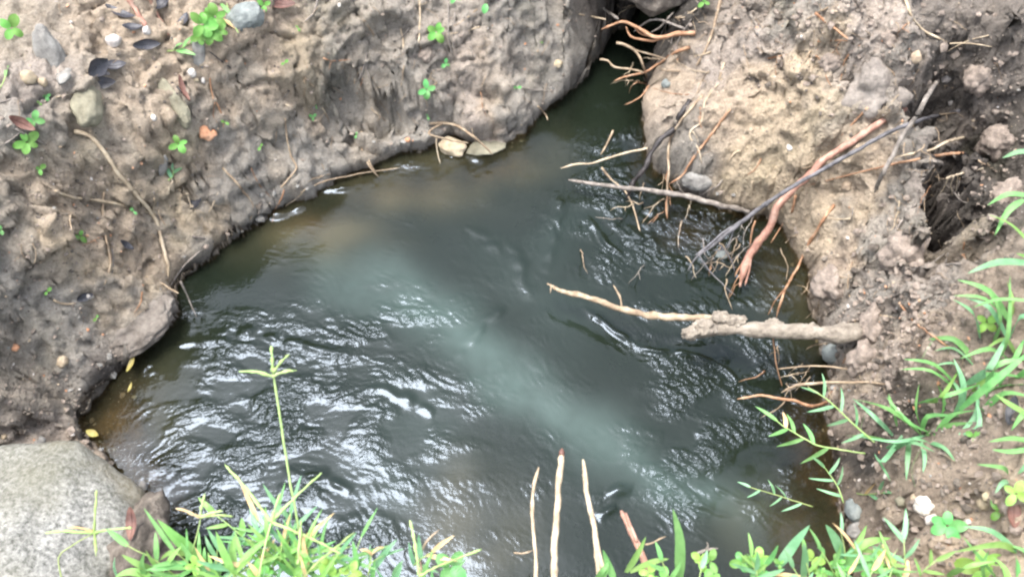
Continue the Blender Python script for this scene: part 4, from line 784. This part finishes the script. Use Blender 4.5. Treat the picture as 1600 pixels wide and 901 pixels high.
# ------------------------------------------------------------------ fallen leaves
for a in [('curved black rotten leaf uppermost beside the pinkish stub', 192,26,48,12,-25,'leaf_black'),('black leaf just below the uppermost one',208,46,26,12,10,'leaf_black'),('black curled leaf under the white tipped stub',230,68,36,14,4,'leaf_black'),
    ('wide crumpled black leaf left in the lower group',150,104,34,24,60,'leaf_black'),('black leaf pointing right in the lower group',180,104,32,14,12,'leaf_black'),('lowest black leaf of the lower group',163,128,34,16,8,'leaf_black'),('black leaf in the middle of the lower group',158,116,30,12,-20,'leaf_black'),
    ('dark shrivelled leaf at the top edge left of the green cluster',256,8,24,16,50,'leaf_black'),('dark leaf behind the bright green leaf cluster',290,36,26,14,70,'leaf_black'),('maroon dead leaf at the left edge among grey roots',34,192,34,14,-30,'leaf_brown'),
    ('brown leaf at the top edge beside the smooth blue green stone',436,8,44,16,5,'leaf_brown'),('long brown leaf lying on the slope above the orange stone',284,142,40,9,-48,'leaf_brown'),('blue black wet leaf on the ledge above the water',307,321,26,15,30,'leaf_black'),
    ('dark leaf in the small hollow of the left bank',133,463,22,11,25,'leaf_black'),('small dark leaf stuck beside the thin grey crack',195,384,22,10,-10,'leaf_black'),('brown leaf curled on the soil beside the yellow leaves at lower right',1584,803,42,16,75,'leaf_brown'),('dark brown leaf in the grass at the right edge',1583,642,40,16,60,'leaf_black')]:
    dead_leaf(*a)
dead_leaf('dark brown leaf pressed on the mud clod by the boulder', 208,820,40,13,-80,'leaf_brown', z=.205)
dead_leaf('small yellow leaf floating at the left shore', 147,678,19,10,-20,'leaf_yellow', z=.006)
dead_leaf('tall yellow leaf standing at the shore under the left lobe', 207,568,28,7,80,'leaf_yellow', z=.02)
dead_leaf('yellow green leaf sliver below the standing yellow leaf', 205,606,15,4,80,'leaf_yellow', z=.006)

# ------------------------------------------------------------------ seedlings
for lab, px, py, s_, n_, m_ in [('pale green four leaved seedling at the upper left corner',20,48,38,4,'herb'),('low green seedling on the left edge above a tan patch',44,225,36,5,'herb'),('tiny seedling on the left slope below the ochre pebbles',72,152,14,3,'herb_dark'),('single leaf sprout left of the maroon leaf stones',62,162,8,2,'herb'),
    ('small round seedling in the left bank below the roots',63,265,18,3,'herb'),('green sprig beside the maroon dead leaf',54,190,26,4,'herb_dark'),('three leaved seedling above the ledge on the left bank',280,227,32,4,'herb'),('tiny green pair on the bank above the brown root',407,230,13,2,'herb'),
    ('small seedling under the thin tan root on the left',126,370,22,3,'herb'),('tiny sprout on the left bank face near the shore',151,497,12,2,'herb'),('mossy sprout in the hollow at the left',75,456,14,2,'herb'),('little sprout by the thin grey root',209,331,14,2,'herb_dark'),
    ('star shaped bright seedling beside the straw coloured stem',682,53,34,5,'herb'),('small dark sprout below the star shaped seedling',697,101,16,3,'herb_dark'),('narrow leaved sprout on the dark upper bank',667,142,28,4,'herb_dark'),('tiny upright sprout above the knotty shore root',668,183,14,2,'herb_dark'),
    ('single round leaf sprout on the bank over the channel',808,138,14,2,'herb_dark'),('small bright sprout near the top of the left bank',445,99,13,2,'herb'),('round sprout high on the left bank',466,45,9,2,'herb'),('low sprout on the bank ledge',489,184,16,3,'herb_dark'),('tiny sprout above the low one on the ledge',494,167,9,2,'herb_dark'),
    ('faint sprout above the shore bulge',557,212,12,2,'herb_dark'),('sprout near the orange root of the left bank',352,192,13,2,'herb'),('seedling at the top edge beside the smooth blue stone',413,10,22,3,'herb'),('single glossy leaf hanging at the top edge',760,8,34,1,'herb_dark'),
    ('flat glossy leaf at the top edge left of the hanging one',712,0,24,2,'herb_dark'),('tiny sprout at the top edge of the right bank',1100,5,20,3,'herb'),('tiny sprout on the bank near the channel',846,67,6,2,'herb'),('small yellow green sprout by the boulder mud',24,700,12,2,'herb'),
    ('lobed yellow green seedling in the right hand grass',1540,505,36,4,'herb_yel'),('small seedling under the right hand grass',1520,682,20,3,'herb'),('small green speck seedling on the lower right soil',1429,848,12,2,'herb_dark'),('faint sprout at the left edge under the slab',3,360,14,2,'herb_dark')]:
    herb(lab, px, py, s_, n_, m_)
for k, (px, py, s_) in enumerate([(318,42,40),(338,30,38),(330,55,34),(345,50,26),(312,58,26),(326,26,24)]): herb(['wide bright plant left of centre', 'wide bright plant right of centre', 'lowest bright plant', 'small bright plant at the right edge', 'small bright plant at the lower left edge', 'uppermost small bright plant'][k] + ' in the leaf cluster at the top left', px, py, s_, 5, 'herb', group='bright leaf cluster at the top left')
herb('glossy four leaved sprout on the lower right soil', 1478, 822, 46, 5, 'herb_dark', ang=100)
herb('upright green leaf pair right of the white stones', 1560, 800, 34, 3, 'herb')
herb('yellow leaved seedling by the curled brown leaf', 1585, 772, 40, 4, 'herb_yel')
herb('yellow green weed in the bottom right corner', 1530, 890, 60, 5, 'herb_yel')

# ------------------------------------------------------------------ grass
g, b_, y_ = 'grass', 'grass_blue', 'grass_yel'
clump('arching grass blades entering at the right edge above the crevice soil', (1605,300), [([(1612,308,.47),(1575,304,.47),(1543,321,.45)],9,g),([(1600,312,.47),(1575,330,.46),(1554,368,.44)],9,g),([(1612,385,.46),(1580,352,.46),(1544,335,.46)],8,y_),([(1612,238,.49),(1590,238,.49),(1566,247,.48)],8,b_)])
clump('wide blue green blade pair at the right edge', (1610,440), [([(1615,412,.47),(1560,410,.47),(1512,427,.45)],15,b_),([(1612,470,.46),(1560,468,.46),(1520,480,.45)],8,g),([(1612,400,.46),(1600,400,.47),(1588,396,.48)],6,y_)])
clump('dense upper tuft of long arching grass at the right', (1580,520), [([(1578,505),(1545,455),(1496,437)],10,g),([(1580,510),(1540,468),(1490,462)],11,g),([(1575,530),(1545,480),(1508,465)],9,b_),([(1560,600),(1585,560),(1600,530)],11,g),([(1530,528),(1520,490),(1488,467)],12,b_),([(1555,580),(1575,520),(1578,430)],9,g),
    ([(1540,610),(1560,570),(1610,560)],11,g),([(1570,545),(1590,500),(1610,490)],10,b_),([(1580,500),(1582,470),(1574,440)],8,y_),([(1510,600),(1545,575),(1575,520)],13,b_),([(1500,640),(1560,590),(1610,548)],12,g),([(1575,560),(1545,545),(1500,560)],9,g),([(1590,560),(1570,530),(1540,545)],8,y_),([(1585,590),(1610,575),(1625,570)],10,g),([(1550,535),(1562,500),(1548,452)],9,g)])
clump('middle tuft of grass leaning left over the right bank', (1505,625), [([(1500,610),(1460,570),(1412,561)],10,g),([(1500,615),(1455,580),(1408,577)],8,g),([(1500,620),(1495,570),(1455,572)],7,b_),([(1500,600),(1470,525),(1440,560)],0.1,g),([(1520,560),(1490,530),(1450,530)],10,g),([(1520,570),(1490,545),(1460,548)],8,b_),([(1445,628),(1470,620),(1500,575)],9,y_),
    ([(1500,640),(1505,600),(1490,560)],11,b_),([(1490,650),(1502,620),(1485,590)],9,b_),([(1530,610),(1540,585),(1610,590)],11,g),([(1525,630),(1560,605),(1612,600)],12,g),([(1535,640),(1570,615),(1610,620)],10,g),([(1510,625),(1530,600),(1560,580)],10,y_),([(1436,630),(1480,618),(1530,600)],9,g)])
clump('lower tuft of grass with trailing blades over the right bank', (1445,675), [([(1440,680),(1390,640),(1332,623)],9,g),([(1445,680),(1400,690),(1330,680)],8,b_),([(1450,675),(1420,660),(1385,620)],8,g),([(1440,675),(1450,650),(1500,650)],9,g),([(1445,680),(1480,665),(1520,660)],9,g),([(1440,670),(1430,640),(1436,600)],7,g),([(1400,665),(1395,640),(1388,615)],8,g),
    ([(1395,680),(1365,650),(1332,622)],8,b_),([(1395,690),(1350,682),(1320,680)],7,g),([(1385,700),(1420,685),(1450,690)],8,b_),([(1385,710),(1420,690),(1460,705)],8,b_),([(1450,690),(1475,700),(1492,720)],8,b_),([(1440,690),(1445,715),(1442,738)],7,b_),([(1420,690),(1418,715),(1416,750)],9,b_),([(1445,690),(1425,730),(1430,760)],0.1,g),([(1460,680),(1485,650),(1530,640)],10,g),
    ([(1410,680),(1380,720),(1366,708)],8,b_),([(1500,680),(1525,650),(1530,600)],11,b_),([(1505,680),(1530,665),(1525,620)],9,b_),([(1368,712),(1382,735),(1392,752)],7,b_),([(1470,660),(1475,630),(1465,600)],8,g),([(1360,630),(1345,670),(1365,690)],0.1,g)])
clump('grass blades at the right edge above the yellow seedling', (1600,690), [([(1610,650),(1575,630),(1555,615)],9,y_),([(1610,690),(1580,685),(1545,690)],9,g),([(1612,700),(1580,705),(1550,702)],8,g),([(1612,640),(1595,650),(1580,672)],10,g),([(1575,740),(1565,730),(1526,725)],8,g),([(1575,752),(1565,755),(1555,770)],8,b_),([(1612,715),(1600,730),(1590,740)],9,b_)])
clump('grass tuft in the bottom right corner', (1560,880), [([(1590,862),(1550,830),(1505,822)],10,b_),([(1588,862),(1560,850),(1490,862)],11,y_),([(1555,900),(1530,870),(1505,838)],9,g),([(1480,900),(1510,885),(1560,875)],10,y_),([(1590,905),(1590,880),(1585,865)],9,g),([(1610,880),(1600,860),(1570,850)],8,g),([(1575,920),(1570,890),(1550,868)],12,y_),([(1540,915),(1535,885),(1545,860)],8,g)])
clump('broad leaved shoot at the bottom right over the water corner', (1318,872), [([(1318,872,.36),(1305,842,.38),(1290,819,.39)],13,b_),([(1320,870,.36),(1340,845,.38),(1354,820,.39)],10,y_),([(1325,868,.36),(1355,848,.38),(1392,840,.38)],12,y_),([(1330,862,.36),(1350,858,.37),(1372,866,.37)],9,y_),([(1315,880,.36),(1345,872,.38),(1410,868,.37)],10,g),([(1320,890,.36),(1360,882,.37),(1412,890,.36)],11,g)])
clump('slim blue green blade pair standing before the lower shallows', (1232,880), [([(1215,885,.36),(1240,850,.39),(1265,820,.42)],13,b_),([(1254,905,.36),(1256,870,.39),(1255,847,.41)],13,b_),([(1280,890,.36),(1285,860,.38),(1276,855,.38)],7,g)])
clump('tall narrow blade standing left of the clover at the bottom', (1060,875), [([(1062,905,.36),(1062,845,.40),(1051,794,.43)],14,g)])
clump('slanting blade fan beside the reddish stick', (975,890), [([(978,893,.36),(995,865,.39),(1009,838,.41)],10,y_),([(985,893,.36),(1020,878,.38),(1045,872,.38)],10,y_),([(960,905,.36),(950,880,.38),(942,858,.40)],10,g),([(940,905,.36),(948,885,.38),(944,862,.38)],8,g),([(930,905,.36),(942,890,.38),(950,880,.38)],8,g)])
clump('broad bright blade leaning left over the mud clod', (300,865), [([(308,868,.36),(280,845,.39),(246,811,.42)],15,y_),([(305,868,.36),(270,862,.38),(248,876,.37)],9,y_)])
clump('broad leaves rising beside the boulder at the bottom', (180,890), [([(186,905,.34),(180,885,.36),(180,870,.38)],17,b_),([(240,890,.36),(215,880,.38),(190,866,.39)],9,y_),([(225,900,.36),(222,880,.38),(226,862,.4)],7,g),([(235,900,.36),(205,893,.37),(180,900,.37)],12,y_)])
clump('slim dark green blade pair rising right of the left hand grass', (585,890), [([(578,895,.36),(600,865,.39),(620,842,.42)],9,b_),([(612,905,.36),(620,888,.38),(630,875,.39)],8,b_),([(500,905,.36),(545,885,.38),(575,868,.39)],9,g)])
shoot('leafy stem reaching out over the water from the right bank', [(1352,708,.15),(1300,700,.14),(1275,695,.13),(1245,678,.12),(1222,664,.11),(1205,648,.11)], .0016, 7, 44, 6, g, spread=55, start=.35)
shoot('leafy stem curving down from the lower right tuft', [(1366,690,.24),(1340,668,.21),(1310,640,.18),(1290,622,.17),(1262,604,.16)], .0015, 7, 46, 6, b_, spread=55)
shoot('small leafy stem rising at the foot of the right bank', [(1318,785,.1),(1310,762,.11),(1295,740,.12),(1287,728,.13)], .0013, 5, 38, 5, b_, spread=60)
shoot('submerged looking weed stem in the lower right shallows', [(1270,791,.03),(1240,782,.03),(1210,772,.03),(1170,760,.02)], .0013, 6, 26, 4, b_, spread=60)
shoot('trailing blades over the bare soil edge at the right', [(1340,770),(1355,772),(1385,768)], .001, 4, 40, 6, b_, spread=30)
shoot('grass stem with short blades at the left edge', [(-8,150),(3,135),(8,118)], .0012, 3, 30, 6, g)
shoot('small grass blades beside the bright leaf cluster', [(262,82),(280,78),(300,68)], .0012, 4, 30, 8, g, spread=30)
shoot('upright blades behind the bright leaf cluster', [(372,52),(362,30),(354,5)], .0012, 4, 32, 7, g, spread=25)
shoot('curled green sprout on the left bank by the slim pale stone', [(262,282),(272,275),(270,262)], .0012, 3, 22, 6, b_, spread=40)
seed_head('tall seed stalk standing out over the left of the pool', [(478,905,.34),(468,840,.38),(455,760,.42),(440,670,.47),(431,610,.50),(426,575,.52)], [((426,580,.52),(424,540,.54),'stem'),((426,584,.52),(452,553,.54)),((426,588,.52),(464,578,.53)),((426,588,.52),(373,580,.53))], .5, r=.0016)
seed_head('four armed seed head lying over the speckled boulder', [(100,915,.30),(92,870,.32),(115,850,.33),(148,832,.34)], [((148,832),(151,765)),((148,832),(70,832)),((148,832),(206,824)),((148,832),(150,868)),((146,830),(105,822),'stem_dry')], .34)
seed_head('large pale seed head spreading over the left hand grass', [(405,900,.40),(412,860,.41),(424,813,.42)], [((424,815),(351,725)),((424,815),(503,738)),((424,815),(532,864)),((424,815),(438,770))], .42, r=.0014)
seed_head('small seed head at the left of the grass above dark water', [(300,865,.38),(308,830,.39),(313,808,.40)], [((313,808),(274,794),'stem_dry'),((313,808),(320,770)),((313,808),(348,798)),((313,808),(364,806))], .40, r=.0009)
seed_head('slanting seed spike over the left hand grass', [(465,915,.40),(480,895,.41)], [((480,895,.41),(554,831,.44)),((465,880,.41),(470,812,.44))], .41)
seed_head('thin upright green spike and its slanting neighbour at the bottom', [(655,915,.38),(655,898,.39)], [((655,898,.39),(640,812,.43)),((655,898,.39),(753,857,.42))], .39)
seed_head('dry three armed seed head at the bottom centre left', [(575,900,.38),(578,880,.39),(580,865,.40)], [((580,865),(562,858),'stem_dry'),((580,865),(600,854),'stem_dry')], .40, r=.001)
random.seed(21)
def turf():
    k = 0
    for i in range(38):      # tuft at bottom left
        px = random.triangular(215, 700, 400); py = random.uniform(872, 950); h_ = random.uniform(22, 80) * (1 - .5 * abs(px - 410) / 330); lean = random.gauss(0, 40) + (px - 420) * .12
        z = .35; m_ = random.choice([g, y_, y_, g, b_]); n_ = random.randint(4, 6)
        shoot(f"{dict(grass='green', grass_yel='yellow green', grass_blue='bluish green')[m_]} grass shoot {'leaning left' if lean < -18 else 'leaning right' if lean > 18 else 'standing upright'} in the {'left' if px < 360 else 'middle' if px < 500 else 'right'} part of the bottom left turf", [(px, py, z), (px + lean * .4, py - h_ * .5, z + .025), (px + lean, py - h_, z + .04)], .0011, n_, random.uniform(40, 85), random.uniform(5, 9.5), m_, group='turf shoots at the bottom left', spread=50, start=.05)
    for i in range(18):
        px = random.uniform(1050, 1440); py = random.uniform(885, 950); h_ = random.uniform(20, 60); lean = random.gauss(0, 25)
        m_ = random.choice([g, y_, b_]); shoot(f"{dict(grass='green', grass_yel='yellow green', grass_blue='bluish green')[m_]} grass shoot {'leaning left' if lean < -10 else 'leaning right' if lean > 10 else 'standing upright'} among the {'left' if px < 1180 else 'middle' if px < 1310 else 'right'} part of the bottom clover", [(px, py, .36), (px + lean * .4, py - h_ * .5, .38), (px + lean, py - h_, .39)], .001, 4, random.uniform(30, 56), random.uniform(5, 8.5), m_, group='turf shoots at the bottom right', spread=55, start=.05)
    for i in range(36):
        px = random.uniform(1010, 1400); py = random.uniform(874, 925); m_ = random.choice(['herb', 'herb_yel', 'herb', 'herb_dark']); nl = random.choice([3, 3, 4])
        herb(f"{dict(herb='bright green', herb_yel='yellow green', herb_dark='deep green')[m_]} {'three' if nl == 3 else 'four'} leaved clover in the {'left' if px < 1140 else 'middle' if px < 1270 else 'right'} of the near bank", px, py, random.uniform(14, 27), nl, m_, group='clover plants on the near bank', name='clover', z=.365)
    for i in range(10):
        px = random.uniform(300, 560); py = random.uniform(880, 925)
        m_ = random.choice(['herb', 'herb_yel']); herb(f"small {dict(herb='bright green', herb_yel='yellow green')[m_]} leafy weed in the {'left' if px < 390 else 'middle' if px < 480 else 'right'} of the bottom left turf", px, py, random.uniform(18, 30), 4, m_, group='weeds in the turf at the bottom left', name='weed', z=.38)
    herb('lone round leaved plant hanging over the bottom centre', 705, 885, 44, 4, 'herb_dark', z=.37)
    # turf beyond the frame, under and behind the camera, and on the far right bank
    V_ = []; Fc = []
    for i in range(2600):
        if i % 2: x_, yy_ = random.uniform(-.9, .9), random.uniform(-.5, .16)
        else: x_, yy_ = random.uniform(1.05, 1.9), random.uniform(-.2, 1.0)
        l, n_ = drop(x_, yy_)
        if l is None or l.z < .2 : continue
        if not i % 2 and x_ < 1.2 and random.random() < .6: continue
        a = random.random() * 6.28; L = random.uniform(.03, .09); d = Vector((math.cos(a), math.sin(a), 0)); v, f = ribbon([l, l + d * L * .35 + Vector((0, 0, L * .6)), l + d * L + Vector((0, 0, L * .5))], random.uniform(.003, .007), n=4, face=Vector((0, 0, 1)) + d * .2)
        b = len(V_); V_ += v; Fc += [tuple(q + b for q in t) for t in f]
    o = mesh('grass', V_, Fc, M['grass']); tag(o, 'short green grass growing over the near bank beyond the pool', 'grass', kind='stuff')
turf()
# ------------------------------------------------------------------ loose soil and grit
def crumbs(name, n_, rmin, rmax, mats, label, spots, sub=1, cat='soil'):
    v0, f0 = ICO[sub]; V_ = []; Fc = []; mi = []
    for i in range(n_):
        px, py, s_ = random.choice(spots); px += random.gauss(0, s_); py += random.gauss(0, s_ * .8)
        if not (-60 < px < 1660 and -60 < py < 960): continue
        l, n1 = hit(px, py)
        if l.z < .012 or (1425 < px < 1520 and 130 < py < 440): continue
        r = rmin * (rmax / rmin) ** (random.random() ** 1.8); c = np.array([random.uniform(.7, 1.2), random.uniform(.7, 1.2), random.uniform(.5, .9)]) * r
        v = v0 * (1 + .35 * rng.normal(size=(len(v0), 1)).clip(-1, 1)) * c; b = len(V_) * 1; V_.append(v + np.array(l)); Fc.append(np.array(f0) + b * len(v0)); mi += [random.randrange(len(mats))] * len(f0)
    V2 = np.concatenate(V_); F2 = np.concatenate(Fc); o = mesh(name, V2.tolist(), F2.tolist(), None, smooth=sub > 1)
    for m_ in mats: o.data.materials.append(m_)
    o.data.polygons.foreach_set('material_index', mi); tag(o, label, cat, kind='stuff')
sp_r = [(1450,60,120),(1560,150,80),(1300,40,80),(1200,50,60),(1540,300,70),(1420,380,50),(1360,500,50),(1380,560,50),(1480,470,80),(1450,750,90),(1520,850,80),(1550,640,60),(1400,660,60)]
sp_l = [(100,200,130),(250,80,120),(400,80,120),(60,400,100),(80,650,50),(150,330,90),(60,560,80),(600,60,120),(800,60,80)]
def shore_debris():
    random.seed(11); v0, f0 = ICO[1]; V_ = []; Fc = []; mi = []; nb = 0
    for i in range(1500):
        k = random.randrange(len(SH)); a, b = SH[k], SH[(k + 1) % len(SH)]; t = random.random(); q = a + (b - a) * t; out = np.array([-(b - a)[1], (b - a)[0]]); out /= np.linalg.norm(out) + 1e-9
        q = q + out * random.gauss(0, .018); l, n_ = drop(q[0], q[1])
        if l is None or not -.03 < l.z < .05: continue
        rr = .0013 * 6 ** (random.random() ** 2.2); v = v0 * (1 + .35 * rng.normal(size=(len(v0), 1)).clip(-1, 1)) * rr * np.array([random.uniform(.7, 1.3), random.uniform(.7, 1.3), .7]); V_.append(v + np.array(l)); Fc.append(np.array(f0) + nb); nb += len(v0); mi += [random.randrange(3)] * len(f0)
    o = mesh('shore_grit', np.concatenate(V_).tolist(), np.concatenate(Fc).tolist(), None, smooth=False)
    for m_ in ('mud', 'dry', 'stone'): o.data.materials.append(M[m_])
    o.data.polygons.foreach_set('material_index', mi); tag(o, 'grit and silt lumps caught along the waterline', 'gravel', kind='stuff')
shore_debris()
crumbs('soil_crumbs', 2600, .0016, .0085, [M['dry'], M['mud'], M['dry']], 'loose crumbs of brown soil strewn over the right bank', sp_r)
crumbs('soil_grains', 1500, .0012, .0048, [M['dry'], M['mud'], M['dry']], 'small grains of earth clinging to the left bank', sp_l)
crumbs('gravel', 650, .0010, .0036, [M['white'], M['yellow'], M['stone'], M['red']], 'pale grit and fine gravel scattered on both banks', sp_r + sp_l, 1, 'gravel')
